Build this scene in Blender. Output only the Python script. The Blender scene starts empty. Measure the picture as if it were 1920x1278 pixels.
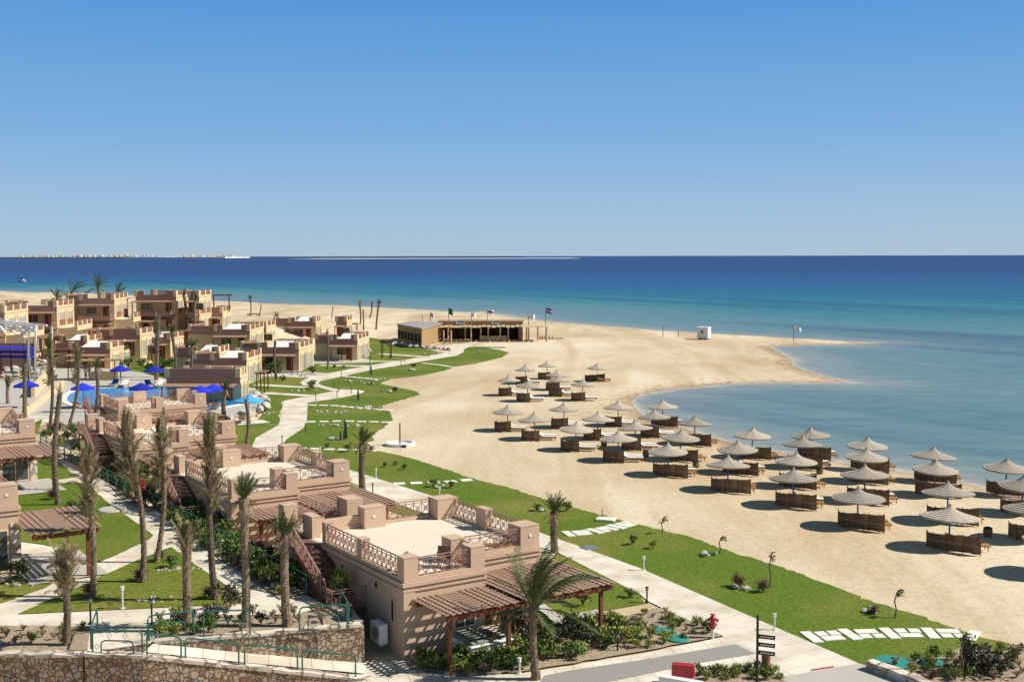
import bpy, bmesh, math, random
import numpy as np
from mathutils import Vector, Matrix
R=math.radians; PI=math.pi
sc=bpy.context.scene; COL=sc.collection
rng=random.Random(7)
# ------------------------------------------------------------ camera
H=17.0; F=2200.0
cam=bpy.data.cameras.new('camera'); camo=bpy.data.objects.new('camera',cam); COL.objects.link(camo)
pitch=math.atan(159.3/F); roll=4.0/1920
fw=Vector((0,math.cos(pitch),-math.sin(pitch))); u0=Vector((0,math.sin(pitch),math.cos(pitch))); r0=Vector((1,0,0))
cr=r0*math.cos(roll)-u0*math.sin(roll); cu=u0*math.cos(roll)+r0*math.sin(roll)
m=Matrix((cr,cu,-fw)).transposed().to_4x4(); m.translation=Vector((0,0,H)); camo.matrix_world=m
cam.sensor_width=36; cam.lens=F/1920*36; cam.clip_end=200000; cam.clip_start=0.5
sc.camera=camo
CP=Vector((0,0,H))
def ray(px,py): return cr*((px-960)/F)+cu*((639-py)/F)+fw
def at(px,py,z=0.0):
    d=ray(px,py); t=(z-H)/d.z; return CP+d*t
def atd(px,py,D):                       # point on the pixel's ray at forward distance D
    d=ray(px,py); return CP+d*(D/d.y)
AZ=R(33.5); AV=Vector((-math.sin(AZ),math.cos(AZ),0)); BV=Vector((math.cos(AZ),math.sin(AZ),0))
C0=at(759,1237,0)
GS=-0.0105
GN=Vector((-GS*AV.x,-GS*AV.y,1)); GP=C0+Vector((0,0,1.6))
def gz(x,y): return 1.6+GS*((x-C0.x)*AV.x+(y-C0.y)*AV.y)
def atg(px,py,off=0.0):                 # garden terrace plane
    d=ray(px,py); t=(GP+Vector((0,0,off))-CP).dot(GN)/d.dot(GN); return CP+d*t
def uv(u,v,z=0.0): return C0+AV*u+BV*v+Vector((0,0,z))
# ------------------------------------------------------------ materials
MT={}
def nn(nt,t,**k):
    n=nt.nodes.new(t)
    for a,b in k.items():
        if a in n.inputs.keys() if hasattr(n.inputs,'keys') else False: n.inputs[a].default_value=b
        else: setattr(n,a,b)
    return n
def mat(name,c,rough=.8,c2=None,scale=4.0,amt=.5,bump=0.0,bscale=None,metal=0.0,spec=.3,stretch=(1,1,1),coord='Object',detail=6,c3=None,s3=.3):
    m=bpy.data.materials.new(name); m.use_nodes=True; nt=m.node_tree; L=nt.links
    b=nt.nodes['Principled BSDF']; b.inputs['Roughness'].default_value=rough; b.inputs['Metallic'].default_value=metal
    b.inputs['Specular IOR Level'].default_value=spec
    b.inputs['Base Color'].default_value=(*c,1)
    if c2 or bump:
        if coord=='World':
            g=nt.nodes.new('ShaderNodeNewGeometry'); src=g.outputs['Position']
        else:
            g=nt.nodes.new('ShaderNodeTexCoord'); src=g.outputs['Object']
        mp=nt.nodes.new('ShaderNodeMapping'); mp.inputs['Scale'].default_value=stretch; L.new(src,mp.inputs['Vector'])
        n=nt.nodes.new('ShaderNodeTexNoise'); n.inputs['Scale'].default_value=scale; n.inputs['Detail'].default_value=detail; n.inputs['Roughness'].default_value=.62
        L.new(mp.outputs[0],n.inputs['Vector'])
        if c2:
            rp=nt.nodes.new('ShaderNodeValToRGB'); L.new(n.outputs['Fac'],rp.inputs['Fac'])
            rp.color_ramp.elements[0].position=.5-amt*.4; rp.color_ramp.elements[1].position=.5+amt*.4
            rp.color_ramp.elements[0].color=(*c2,1); rp.color_ramp.elements[1].color=(*c,1)
            out=rp.outputs[0]
            if c3:
                n3=nt.nodes.new('ShaderNodeTexNoise'); n3.inputs['Scale'].default_value=s3; n3.inputs['Detail'].default_value=5
                L.new(mp.outputs[0],n3.inputs['Vector'])
                r3=nt.nodes.new('ShaderNodeValToRGB'); r3.color_ramp.elements[0].position=.45; r3.color_ramp.elements[1].position=.65
                L.new(n3.outputs['Fac'],r3.inputs['Fac'])
                mx=nt.nodes.new('ShaderNodeMix'); mx.data_type='RGBA'; L.new(r3.outputs[0],mx.inputs['Factor']); L.new(out,mx.inputs[6]); mx.inputs[7].default_value=(*c3,1)
                out=mx.outputs[2]
            L.new(out,b.inputs['Base Color'])
        if bump:
            bn=nt.nodes.new('ShaderNodeTexNoise'); bn.inputs['Scale'].default_value=bscale or scale*3; bn.inputs['Detail'].default_value=5
            L.new(mp.outputs[0],bn.inputs['Vector'])
            bp=nt.nodes.new('ShaderNodeBump'); bp.inputs['Strength'].default_value=bump; bp.inputs['Distance'].default_value=.1
            L.new(bn.outputs['Fac'],bp.inputs['Height']); L.new(bp.outputs[0],b.inputs['Normal'])
    MT[name]=m; return m
mat('plaster',(.60,.425,.295),.9,(.53,.37,.25),.8,.9,.25,18,c3=(.51,.36,.26),s3=.45,stretch=(1,1,.5))
mat('plaster_cream',(.72,.54,.33),.9,(.66,.48,.29),.6,.9,.15,12)
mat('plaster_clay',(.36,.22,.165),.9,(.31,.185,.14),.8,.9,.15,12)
mat('roof_screed',(.74,.65,.53),.9,(.67,.58,.465),.8,.8,.1,15)
mat('wood_red',(.22,.075,.035),.6,(.11,.04,.022),3,.7,.15,20)
mat('wood_slat',(.38,.245,.18),.7,(.29,.175,.125),5,.8,.15,20)
mat('rail_brown',(.36,.20,.15),.6,(.28,.15,.11),5,.6)
mat('door_wood',(.16,.05,.02),.5,(.10,.03,.014),3,.8)
mat('stair_step',(.20,.10,.085),.8,(.15,.08,.065),4,.7)
mat('green_metal',(.02,.14,.10),.4,(.03,.11,.085),6,.6,spec=.5)
mat('dark_void',(.03,.022,.018),.8)
mat('glass_dark',(.06,.075,.07),.12,spec=.6)
mat('curtain',(.42,.44,.38),.7,(.25,.29,.27),2.5,.5,stretch=(6,6,.4))
mat('frame_cream',(.70,.55,.36),.7)
mat('white',(.78,.77,.73),.6,(.70,.69,.66),2,.6)
mat('white_metal',(.72,.71,.68),.35,(.62,.61,.58),3,.6,spec=.5)
mat('grey_metal',(.30,.30,.31),.4,(.24,.24,.25),5,.6,metal=.4)
mat('rock',(.62,.58,.50),.9,(.35,.31,.27),2.2,.9,.6,5)
mat('straw',(.53,.46,.37),.95,(.38,.32,.25),14,.8,.7,22)
mat('reed',(.21,.135,.08),.95,(.095,.057,.034),9,.9,.6,30,stretch=(1,1,.35),c3=(.26,.18,.10),s3=1.2)
mat('blue_pole',(.05,.17,.45),.5,(.06,.18,.38),4,.6)
mat('red_pole',(.24,.07,.03),.6,(.18,.05,.03),4,.6)
mat('lounger_wood',(.52,.30,.11),.7,(.33,.17,.06),6,.7)
mat('cushion_white',(.80,.78,.72),.85,(.74,.71,.66),3,.7)
mat('cushion_blue',(.05,.16,.42),.8,(.04,.12,.36),3,.6)
mat('canvas_blue',(.018,.028,.42),.75,(.012,.02,.34),2,.7)
mat('canvas_pale_blue',(.10,.42,.72),.75,(.05,.33,.66),1,.7)
mat('palm_trunk',(.25,.185,.13),.95,(.10,.07,.05),5,.8,.9,9,stretch=(1,1,1.8))
mat('palm_trunk_pale',(.33,.25,.165),.95,(.15,.105,.07),5,.8,.9,9,stretch=(1,1,1.8))
mat('frond_green',(.11,.14,.045),.6,(.06,.085,.028),3,.8)
mat('frond_dead',(.40,.32,.19),.9,(.24,.175,.10),4,.8)
mat('frond_olive',(.16,.17,.055),.8,(.10,.11,.04),4,.8)
mat('leaf_green',(.12,.19,.03),.6,(.055,.10,.016),3,.8)
mat('leaf_lime',(.29,.32,.06),.6,(.17,.21,.04),3,.8)
mat('leaf_dark',(.05,.05,.03),.7,(.025,.03,.018),3,.8)
mat('leaf_red',(.19,.10,.065),.8,(.12,.065,.045),3,.8)
mat('leaf_grey',(.26,.30,.26),.8,(.18,.22,.18),3,.8)
mat('soil',(.42,.33,.225),.95,(.28,.21,.145),1.8,.9,.8,6,coord='World')
mat('gravel',(.40,.37,.33),.95,(.24,.22,.20),16,.8,.5,30,coord='World')
mat('concrete',(.48,.45,.39),.9,(.42,.39,.34),.7,.9,.1,10,coord='World')
mat('stone_slab',(.78,.75,.66),.85,(.70,.66,.57),1.6,.8,.1,10)
mat('red_paint',(.42,.02,.03),.45,(.36,.015,.025),3,.6,spec=.5)
mat('black_metal',(.02,.02,.022),.5)
mat('sign_board',(.025,.022,.02),.6)
mat('turquoise',(.03,.27,.23),.6,(.04,.22,.20),3,.6)
mat('far_house',(.60,.57,.54),.9,(.52,.48,.45),.02,.9)
mat('far_house_white',(.80,.76,.70),.9)
mat('bar_roof',(.34,.33,.31),.9,(.28,.27,.25),.5,.8)
mat('bar_wood',(.40,.255,.13),.85,(.31,.19,.09),1.2,.8)
mat('bar_pale_wood',(.60,.46,.27),.85,(.50,.37,.21),1.5,.8)
mat('green_cloth',(.03,.30,.14),.8)
mat('flag_green',(.03,.10,.035),.8); mat('flag_white',(.72,.72,.70),.8); mat('flag_navy',(.02,.03,.16),.8); mat('flag_pink',(.55,.30,.45),.8)
mat('skin',(.35,.20,.13),.6); mat('hair_black',(.015,.012,.01),.7); mat('cloth_white',(.75,.76,.78),.8); mat('cloth_black',(.02,.022,.03),.8); mat('cloth_pink',(.55,.42,.38),.8)
mat('terracotta',(.30,.14,.08),.8,(.22,.10,.06),4,.7)
def vary(name,lo=.82,hi=1.12):
    nt=MT[name].node_tree; L=nt.links; b=nt.nodes['Principled BSDF']; src=b.inputs['Base Color'].links[0].from_socket
    o=nt.nodes.new('ShaderNodeObjectInfo'); mr=nt.nodes.new('ShaderNodeMapRange'); mr.inputs['To Min'].default_value=lo; mr.inputs['To Max'].default_value=hi; L.new(o.outputs['Random'],mr.inputs['Value'])
    mx=nt.nodes.new('ShaderNodeVectorMath'); mx.operation='SCALE'; L.new(src,mx.inputs[0]); L.new(mr.outputs[0],mx.inputs['Scale']); L.new(mx.outputs[0],b.inputs['Base Color'])
vary('straw',.78,1.15); vary('reed',.75,1.3); vary('palm_trunk',.8,1.25); vary('leaf_green',.75,1.2); vary('leaf_lime',.8,1.15); vary('rock',.8,1.1); vary('canvas_blue',.8,1.6)
# lawn: blades' mottling at several scales, faint mowing stripes
def lawn_mat():
    m=mat('lawn',(.125,.185,.006),.9,(.09,.15,.005),.9,.9,.5,9,coord='World',c3=(.20,.20,.03),s3=.12)
    nt=m.node_tree; L=nt.links; b=nt.nodes['Principled BSDF']
    src=b.inputs['Base Color'].links[0].from_socket
    g=nt.nodes.new('ShaderNodeNewGeometry'); n=nt.nodes.new('ShaderNodeTexNoise'); n.inputs['Scale'].default_value=5; n.inputs['Detail'].default_value=4
    L.new(g.outputs['Position'],n.inputs['Vector'])
    r=nt.nodes.new('ShaderNodeValToRGB'); r.color_ramp.elements[0].position=.3; r.color_ramp.elements[0].color=(.62,.62,.62,1); r.color_ramp.elements[1].position=.7; r.color_ramp.elements[1].color=(1.15,1.15,1.15,1)
    L.new(n.outputs['Fac'],r.inputs['Fac'])
    mx=nt.nodes.new('ShaderNodeMix'); mx.data_type='RGBA'; mx.blend_type='MULTIPLY'; mx.inputs['Factor'].default_value=1
    L.new(src,mx.inputs[6]); L.new(r.outputs[0],mx.inputs[7]); L.new(mx.outputs[2],b.inputs['Base Color'])
lawn_mat()
# paving with joints (brick texture rotated into the promenade's direction)
def paving(name,c,c2,cj,bw,bh,rot,mortar=.02):
    m=bpy.data.materials.new(name); m.use_nodes=True; nt=m.node_tree; L=nt.links; b=nt.nodes['Principled BSDF']; b.inputs['Roughness'].default_value=.85; b.inputs['Specular IOR Level'].default_value=.25
    g=nt.nodes.new('ShaderNodeNewGeometry'); mp=nt.nodes.new('ShaderNodeMapping'); mp.inputs['Rotation'].default_value=(0,0,rot); L.new(g.outputs['Position'],mp.inputs['Vector'])
    br=nt.nodes.new('ShaderNodeTexBrick'); br.inputs['Color1'].default_value=(*c,1); br.inputs['Color2'].default_value=(*c2,1); br.inputs['Mortar'].default_value=(*cj,1)
    br.inputs['Scale'].default_value=1; br.inputs['Mortar Size'].default_value=mortar; br.inputs['Brick Width'].default_value=bw; br.inputs['Row Height'].default_value=bh
    L.new(mp.outputs[0],br.inputs['Vector'])
    n=nt.nodes.new('ShaderNodeTexNoise'); n.inputs['Scale'].default_value=.55; n.inputs['Detail'].default_value=6; L.new(g.outputs['Position'],n.inputs['Vector'])
    r=nt.nodes.new('ShaderNodeValToRGB'); r.color_ramp.elements[0].position=.35; r.color_ramp.elements[0].color=(.76,.72,.65,1); r.color_ramp.elements[1].position=.6; r.color_ramp.elements[1].color=(1,1,1,1); L.new(n.outputs['Fac'],r.inputs['Fac'])
    mx=nt.nodes.new('ShaderNodeMix'); mx.data_type='RGBA'; mx.blend_type='MULTIPLY'; mx.inputs['Factor'].default_value=1
    L.new(br.outputs[0],mx.inputs[6]); L.new(r.outputs[0],mx.inputs[7]); L.new(mx.outputs[2],b.inputs['Base Color']); MT[name]=m
paving('paving',(.74,.67,.56),(.71,.64,.53),(.55,.48,.39),1.6,1.1,-AZ)
paving('paving_cross',(.75,.69,.59),(.71,.65,.55),(.45,.40,.33),.85,1.6,R(-12))
# rubble stone: voronoi cells with mortar
def stone(name,cols,cm,scale,thr=.06):
    m=bpy.data.materials.new(name); m.use_nodes=True; nt=m.node_tree; L=nt.links; b=nt.nodes['Principled BSDF']; b.inputs['Roughness'].default_value=.9; b.inputs['Specular IOR Level'].default_value=.2
    g=nt.nodes.new('ShaderNodeNewGeometry')
    nz=nt.nodes.new('ShaderNodeTexNoise'); nz.inputs['Scale'].default_value=2.5; L.new(g.outputs['Position'],nz.inputs['Vector'])
    ad=nt.nodes.new('ShaderNodeVectorMath'); ad.operation='MULTIPLY_ADD'; L.new(nz.outputs['Color'],ad.inputs[0]); ad.inputs[1].default_value=(.25,.25,.25); L.new(g.outputs['Position'],ad.inputs[2])
    v=nt.nodes.new('ShaderNodeTexVoronoi'); v.inputs['Scale'].default_value=scale; L.new(ad.outputs[0],v.inputs['Vector'])
    e=nt.nodes.new('ShaderNodeTexVoronoi'); e.feature='DISTANCE_TO_EDGE'; e.inputs['Scale'].default_value=scale; L.new(ad.outputs[0],e.inputs['Vector'])
    sx=nt.nodes.new('ShaderNodeSeparateColor'); L.new(v.outputs['Color'],sx.inputs[0])
    r=nt.nodes.new('ShaderNodeValToRGB'); cr_=r.color_ramp
    for i,c in enumerate(cols):
        el=cr_.elements[i] if i<2 else cr_.elements.new(.5)
        el.position=i/(len(cols)-1); el.color=(*c,1)
    L.new(sx.outputs[0],r.inputs['Fac'])
    n=nt.nodes.new('ShaderNodeTexNoise'); n.inputs['Scale'].default_value=14; n.inputs['Detail'].default_value=4; L.new(g.outputs['Position'],n.inputs['Vector'])
    m2=nt.nodes.new('ShaderNodeMix'); m2.data_type='RGBA'; m2.blend_type='OVERLAY'; m2.inputs['Factor'].default_value=.5; L.new(r.outputs[0],m2.inputs[6]); L.new(n.outputs['Fac'],m2.inputs[7])
    st=nt.nodes.new('ShaderNodeValToRGB'); st.color_ramp.elements[0].position=thr*.5; st.color_ramp.elements[1].position=thr; L.new(e.outputs['Distance'],st.inputs['Fac'])
    mx=nt.nodes.new('ShaderNodeMix'); mx.data_type='RGBA'; L.new(st.outputs[0],mx.inputs['Factor']); mx.inputs[6].default_value=(*cm,1); L.new(m2.outputs[2],mx.inputs[7]); L.new(mx.outputs[2],b.inputs['Base Color'])
    bp=nt.nodes.new('ShaderNodeBump'); bp.inputs['Strength'].default_value=.9; bp.inputs['Distance'].default_value=.06; L.new(st.outputs[0],bp.inputs['Height']); L.new(bp.outputs[0],b.inputs['Normal']); MT[name]=m
stone('rubble',[(.26,.14,.08),(.38,.25,.15),(.50,.38,.24),(.30,.16,.13),(.44,.37,.30)],(.17,.13,.10),4.6,.09)
stone('rubble_pale',[(.52,.45,.36),(.60,.52,.42),(.40,.33,.28),(.66,.60,.50)],(.35,.29,.22),1.2,.08)
# sand
def sand_mat():
    m=bpy.data.materials.new('sand'); m.use_nodes=True; nt=m.node_tree; L=nt.links; b=nt.nodes['Principled BSDF']; b.inputs['Roughness'].default_value=.95; b.inputs['Specular IOR Level'].default_value=.15
    g=nt.nodes.new('ShaderNodeNewGeometry')
    def noise(sc_,det=6,stretch=(1,1,1),rot=0,dist=0):
        mp=nt.nodes.new('ShaderNodeMapping'); mp.inputs['Scale'].default_value=stretch; mp.inputs['Rotation'].default_value=(0,0,rot); L.new(g.outputs['Position'],mp.inputs['Vector'])
        n=nt.nodes.new('ShaderNodeTexNoise'); n.inputs['Scale'].default_value=sc_; n.inputs['Detail'].default_value=det; n.inputs['Roughness'].default_value=.6; n.inputs['Distortion'].default_value=dist; L.new(mp.outputs[0],n.inputs['Vector']); return n.outputs['Fac']
    def ramp(f,stops):
        r=nt.nodes.new('ShaderNodeValToRGB'); L.new(f,r.inputs['Fac'])
        for i,(p,c) in enumerate(stops):
            el=r.color_ramp.elements[i] if i<2 else r.color_ramp.elements.new(p)
            el.position=p; el.color=(*c,1)
        return r.outputs[0]
    base=ramp(noise(.035,5),[(.36,(.575,.455,.30)),(.62,(.71,.61,.45))])
    # swept, darker drive track across the sand
    trk=ramp(noise(.10,6,(1.0,.16,1),R(-25),1.2),[(.38,(.83,.77,.68)),(.58,(1,1,1))])
    fine=ramp(noise(2.2,6),[(.30,(.84,.82,.79)),(.55,(1,1,1))])
    spk=ramp(noise(9,3),[(.28,(.72,.68,.62)),(.40,(1,1,1))])
    def mul(a,bb,f=1):
        mx=nt.nodes.new('ShaderNodeMix'); mx.data_type='RGBA'; mx.blend_type='MULTIPLY'; mx.inputs['Factor'].default_value=f; L.new(a,mx.inputs[6]); L.new(bb,mx.inputs[7]); return mx.outputs[2]
    c=mul(mul(mul(base,trk),fine),spk,.7)
    at_=nt.nodes.new('ShaderNodeAttribute'); at_.attribute_name='shore'
    ns=noise(.5,5,(1,.4,1)); ma=nt.nodes.new('ShaderNodeMath'); ma.operation='MULTIPLY_ADD'; L.new(ns,ma.inputs[0]); ma.inputs[1].default_value=3.0; L.new(at_.outputs['Fac'],ma.inputs[2])
    mr=nt.nodes.new('ShaderNodeMapRange'); mr.inputs['From Min'].default_value=1.6; mr.inputs['From Max'].default_value=4.6; L.new(ma.outputs[0],mr.inputs['Value'])
    wet=ramp(mr.outputs[0],[(0,(.66,.60,.56)),(1,(1,1,1))])
    c=mul(c,wet)
    # washed-up weed lying in broken lines just above the water
    wn=ramp(noise(.9,6,(1,1,1),0,.6),[(.52,(1,1,1)),(.62,(.42,.36,.30))])
    wb=nt.nodes.new('ShaderNodeMapRange'); wb.inputs['From Min'].default_value=9; wb.inputs['From Max'].default_value=3; L.new(ma.outputs[0],wb.inputs['Value'])
    w1=nt.nodes.new('ShaderNodeMix'); w1.data_type='RGBA'; L.new(wb.outputs[0],w1.inputs['Factor']); w1.inputs[6].default_value=(1,1,1,1); L.new(wn,w1.inputs[7]); c=mul(c,w1.outputs[2],.8)
    L.new(c,b.inputs['Base Color'])
    bp=nt.nodes.new('ShaderNodeBump'); bp.inputs['Strength'].default_value=.45; bp.inputs['Distance'].default_value=.12; L.new(noise(1.5,7),bp.inputs['Height'])
    bp2=nt.nodes.new('ShaderNodeBump'); bp2.inputs['Strength'].default_value=.5; bp2.inputs['Distance'].default_value=.05; L.new(noise(5.0,3),bp2.inputs['Height']); L.new(bp.outputs[0],bp2.inputs['Normal']); L.new(bp2.outputs[0],b.inputs['Normal'])
    MT['sand']=m
sand_mat()
def sea_mat():
    m=bpy.data.materials.new('sea'); m.use_nodes=True; nt=m.node_tree; L=nt.links; b=nt.nodes['Principled BSDF']; b.inputs['Roughness'].default_value=.28; b.inputs['Specular IOR Level'].default_value=.02; b.inputs['IOR'].default_value=1.33
    g=nt.nodes.new('ShaderNodeNewGeometry')
    def noise(sc_,det,stretch,dist=0,rot=0):
        src=g.outputs['Position']
        if rot:
            m0=nt.nodes.new('ShaderNodeMapping'); m0.inputs['Rotation'].default_value=(0,0,R(-rot)); L.new(src,m0.inputs['Vector']); src=m0.outputs[0]
        mp=nt.nodes.new('ShaderNodeMapping'); mp.inputs['Scale'].default_value=stretch; L.new(src,mp.inputs['Vector'])
        n=nt.nodes.new('ShaderNodeTexNoise'); n.inputs['Scale'].default_value=sc_; n.inputs['Detail'].default_value=det; n.inputs['Distortion'].default_value=dist; L.new(mp.outputs[0],n.inputs['Vector']); return n.outputs['Fac']
    a=nt.nodes.new('ShaderNodeAttribute'); a.attribute_name='depth'      # 0 shore .. 1 open sea
    n1=noise(.012,5,(.35,1,1),.6)
    ma=nt.nodes.new('ShaderNodeMath'); ma.operation='MULTIPLY_ADD'; L.new(n1,ma.inputs[0]); ma.inputs[1].default_value=.10; ma.inputs[2].default_value=-.05
    ad=nt.nodes.new('ShaderNodeMath'); ad.operation='ADD'; L.new(a.outputs['Fac'],ad.inputs[0]); L.new(ma.outputs[0],ad.inputs[1])
    r=nt.nodes.new('ShaderNodeValToRGB'); L.new(ad.outputs[0],r.inputs['Fac'])
    st=[(0,(.42,.38,.32)),(.04,(.25,.275,.27)),(.13,(.14,.22,.235)),(.34,(.085,.195,.22)),(.47,(.032,.165,.20)),(.60,(.012,.125,.195)),(.74,(.006,.07,.185)),(.87,(.006,.036,.145)),(1,(.005,.022,.11))]
    for i,(p,c) in enumerate(st):
        el=r.color_ramp.elements[i] if i<2 else r.color_ramp.elements.new(p)
        el.position=p; el.color=(*c,1)
    # weed / reef streaks, stretched along the coast
    n2=noise(.02,6,(.10,1.3,1),.8,-55); r2=nt.nodes.new('ShaderNodeValToRGB'); L.new(n2,r2.inputs['Fac']); r2.color_ramp.elements[0].position=.34; r2.color_ramp.elements[0].color=(.50,.55,.72,1); r2.color_ramp.elements[1].position=.47; r2.color_ramp.elements[1].color=(1,1,1,1)
    mx=nt.nodes.new('ShaderNodeMix'); mx.data_type='RGBA'; mx.blend_type='MULTIPLY'; mx.inputs['Factor'].default_value=.8; L.new(r.outputs[0],mx.inputs[6]); L.new(r2.outputs[0],mx.inputs[7])
    nr_=noise(.35,7,(.35,1.2,1),.4); rr=nt.nodes.new('ShaderNodeValToRGB'); L.new(nr_,rr.inputs['Fac']); rr.color_ramp.elements[0].position=.38; rr.color_ramp.elements[0].color=(.86,.88,.92,1); rr.color_ramp.elements[1].position=.62; rr.color_ramp.elements[1].color=(1.06,1.05,1.03,1)
    mq=nt.nodes.new('ShaderNodeMix'); mq.data_type='RGBA'; mq.blend_type='MULTIPLY'; mq.inputs['Factor'].default_value=1; L.new(mx.outputs[2],mq.inputs[6]); L.new(rr.outputs[0],mq.inputs[7]); mx=mq
    # foam flecks at the very edge
    s=nt.nodes.new('ShaderNodeAttribute'); s.attribute_name='shore'
    nf=noise(1.2,6,(.6,1,1),.5); f1=nt.nodes.new('ShaderNodeMath'); f1.operation='MULTIPLY_ADD'; L.new(nf,f1.inputs[0]); f1.inputs[1].default_value=3.2; L.new(s.outputs['Fac'],f1.inputs[2])
    f2=nt.nodes.new('ShaderNodeMapRange'); f2.inputs['From Min'].default_value=1.1; f2.inputs['From Max'].default_value=1.9; f2.inputs['To Max'].default_value=.65; L.new(f1.outputs[0],f2.inputs['Value'])
    m3=nt.nodes.new('ShaderNodeMix'); m3.data_type='RGBA'; L.new(f2.outputs[0],m3.inputs['Factor']); L.new(mx.outputs[2],m3.inputs[6]); m3.inputs[7].default_value=(.62,.62,.60,1)
    L.new(m3.outputs[2],b.inputs['Base Color'])
    bp=nt.nodes.new('ShaderNodeBump'); bp.inputs['Strength'].default_value=.7; bp.inputs['Distance'].default_value=.25; L.new(noise(.55,6,(.5,1.3,1),.4),bp.inputs['Height']); L.new(bp.outputs[0],b.inputs['Normal'])
    MT['sea']=m
sea_mat()
m=mat('pool_water',(.03,.36,.78),.15,(.015,.25,.66),.12,.8,.3,1.5,coord='World',spec=.3)
# ------------------------------------------------------------ mesh builder
class MB:
    def __init__(s): s.v=[]; s.f=[]; s.mi=[]; s.m=0
    def add(s,vs,fs):
        o=len(s.v); s.v+= [tuple(p) for p in vs]; s.f+=[tuple(i+o for i in f) for f in fs]; s.mi+=[s.m]*len(fs)
    def box(s,x0,x1,y0,y1,z0,z1):
        s.add([(x0,y0,z0),(x1,y0,z0),(x1,y1,z0),(x0,y1,z0),(x0,y0,z1),(x1,y0,z1),(x1,y1,z1),(x0,y1,z1)],[(0,3,2,1),(4,5,6,7),(0,1,5,4),(1,2,6,5),(2,3,7,6),(3,0,4,7)])
    def rbox(s,c,size,rz=0,tilt=0):
        M=Matrix.Rotation(rz,3,'Z')@Matrix.Rotation(tilt,3,'Y'); c=Vector(c); hx,hy,hz=[q/2 for q in size]
        P=[c+M@Vector(p) for p in [(-hx,-hy,-hz),(hx,-hy,-hz),(hx,hy,-hz),(-hx,hy,-hz),(-hx,-hy,hz),(hx,-hy,hz),(hx,hy,hz),(-hx,hy,hz)]]
        s.add(P,[(0,3,2,1),(4,5,6,7),(0,1,5,4),(1,2,6,5),(2,3,7,6),(3,0,4,7)])
    def bar(s,a,b,w,h=None):
        a=Vector(a); b=Vector(b); h=h or w; d=(b-a)
        if d.length<1e-6: return
        d.normalize(); up=Vector((0,0,1)) if abs(d.z)<.95 else Vector((1,0,0))
        x=d.cross(up).normalized()*(w/2); y=x.cross(d).normalized()*(h/2)
        s.add([a-x-y,a+x-y,a+x+y,a-x+y,b-x-y,b+x-y,b+x+y,b-x+y],[(0,1,2,3),(4,7,6,5),(0,4,5,1),(1,5,6,2),(2,6,7,3),(3,7,4,0)])
    def tube(s,pts,rad,n=8,cap=True):
        pts=[Vector(p) for p in pts]; rings=[]; vs=[]
        if not hasattr(rad,'__len__'): rad=[rad]*len(pts)
        for i,p in enumerate(pts):
            d=(pts[min(i+1,len(pts)-1)]-pts[max(i-1,0)]).normalized()
            up=Vector((0,0,1)) if abs(d.z)<.9 else Vector((0,1,0))
            x=d.cross(up).normalized(); y=x.cross(d)
            for k in range(n):
                a=2*PI*k/n; vs.append(p+(x*math.cos(a)+y*math.sin(a))*rad[i])
        fs=[]
        for i in range(len(pts)-1):
            for k in range(n):
                a=i*n+k; b=i*n+(k+1)%n; fs.append((a,a+n,b+n,b))
        if cap: fs.append(tuple(range(n))); fs.append(tuple(reversed(range((len(pts)-1)*n,len(pts)*n))))
        s.add(vs,fs)
    def lathe(s,prof,n=32,c=(0,0,0),jit=0,rg=None):
        vs=[];fs=[]
        ph=[ (rg.uniform(-jit,jit) if rg else 0) for _ in range(n)]
        for (r,z) in prof:
            for k in range(n):
                a=2*PI*k/n; rr=r*(1+ph[k]*(1 if r>.5 else 0)); vs.append((c[0]+rr*math.cos(a),c[1]+rr*math.sin(a),c[2]+z+ph[k]*r*.35))
        for i in range(len(prof)-1):
            for k in range(n):
                a=i*n+k;b=i*n+(k+1)%n; fs.append((a,b,b+n,a+n))
        s.add(vs,fs)
    def prism(s,poly,z0,z1):
        n=len(poly); vs=[(p[0],p[1],z0) for p in poly]+[(p[0],p[1],z1) for p in poly]
        ar=sum(poly[i][0]*poly[(i+1)%n][1]-poly[(i+1)%n][0]*poly[i][1] for i in range(n))
        fs=[tuple(range(n,2*n)) if ar>0 else tuple(reversed(range(n,2*n))), tuple(reversed(range(n))) if ar>0 else tuple(range(n))]
        for i in range(n):
            j=(i+1)%n; fs.append((i,j,j+n,i+n) if ar>0 else (j,i,i+n,j+n))
        s.add(vs,fs)
    def build(s,name,mats,parent=None,loc=None,rz=0,smooth=False,bevel=0):
        me=bpy.data.meshes.new(name); me.from_pydata(s.v,[],s.f)
        if not isinstance(mats,(list,tuple)): mats=[mats]
        for q in mats: me.materials.append(MT[q])
        if len(mats)>1: me.polygons.foreach_set('material_index',s.mi)
        if smooth: me.polygons.foreach_set('use_smooth',[True]*len(me.polygons))
        me.update()
        o=bpy.data.objects.new(name,me); COL.objects.link(o)
        if parent: o.parent=parent
        if loc is not None: o.location=loc
        o.rotation_euler.z=rz
        if bevel:
            md=o.modifiers.new('bevel','BEVEL'); md.width=bevel; md.segments=2; md.limit_method='ANGLE'
        return o
def tag(o,label=None,cat=None,group=None,kind=None):
    if label: o['label']=label
    if cat: o['category']=cat
    if group: o['group']=group
    if kind: o['kind']=kind
    return o
def empty(name,loc,rz=0):
    o=bpy.data.objects.new(name,None); o.empty_display_size=.3; COL.objects.link(o); o.location=loc; o.rotation_euler.z=rz; return o
def copy_tree(o,parent=None):
    c=o.copy(); COL.objects.link(c)
    if parent: c.parent=parent
    for ch in list(o.children): copy_tree(ch,c)
    return c
NUM=['first','second','third','fourth','fifth','sixth','seventh','eighth','ninth','tenth','eleventh','twelfth','thirteenth','fourteenth','fifteenth','sixteenth','seventeenth','eighteenth','nineteenth','twentieth']
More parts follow.
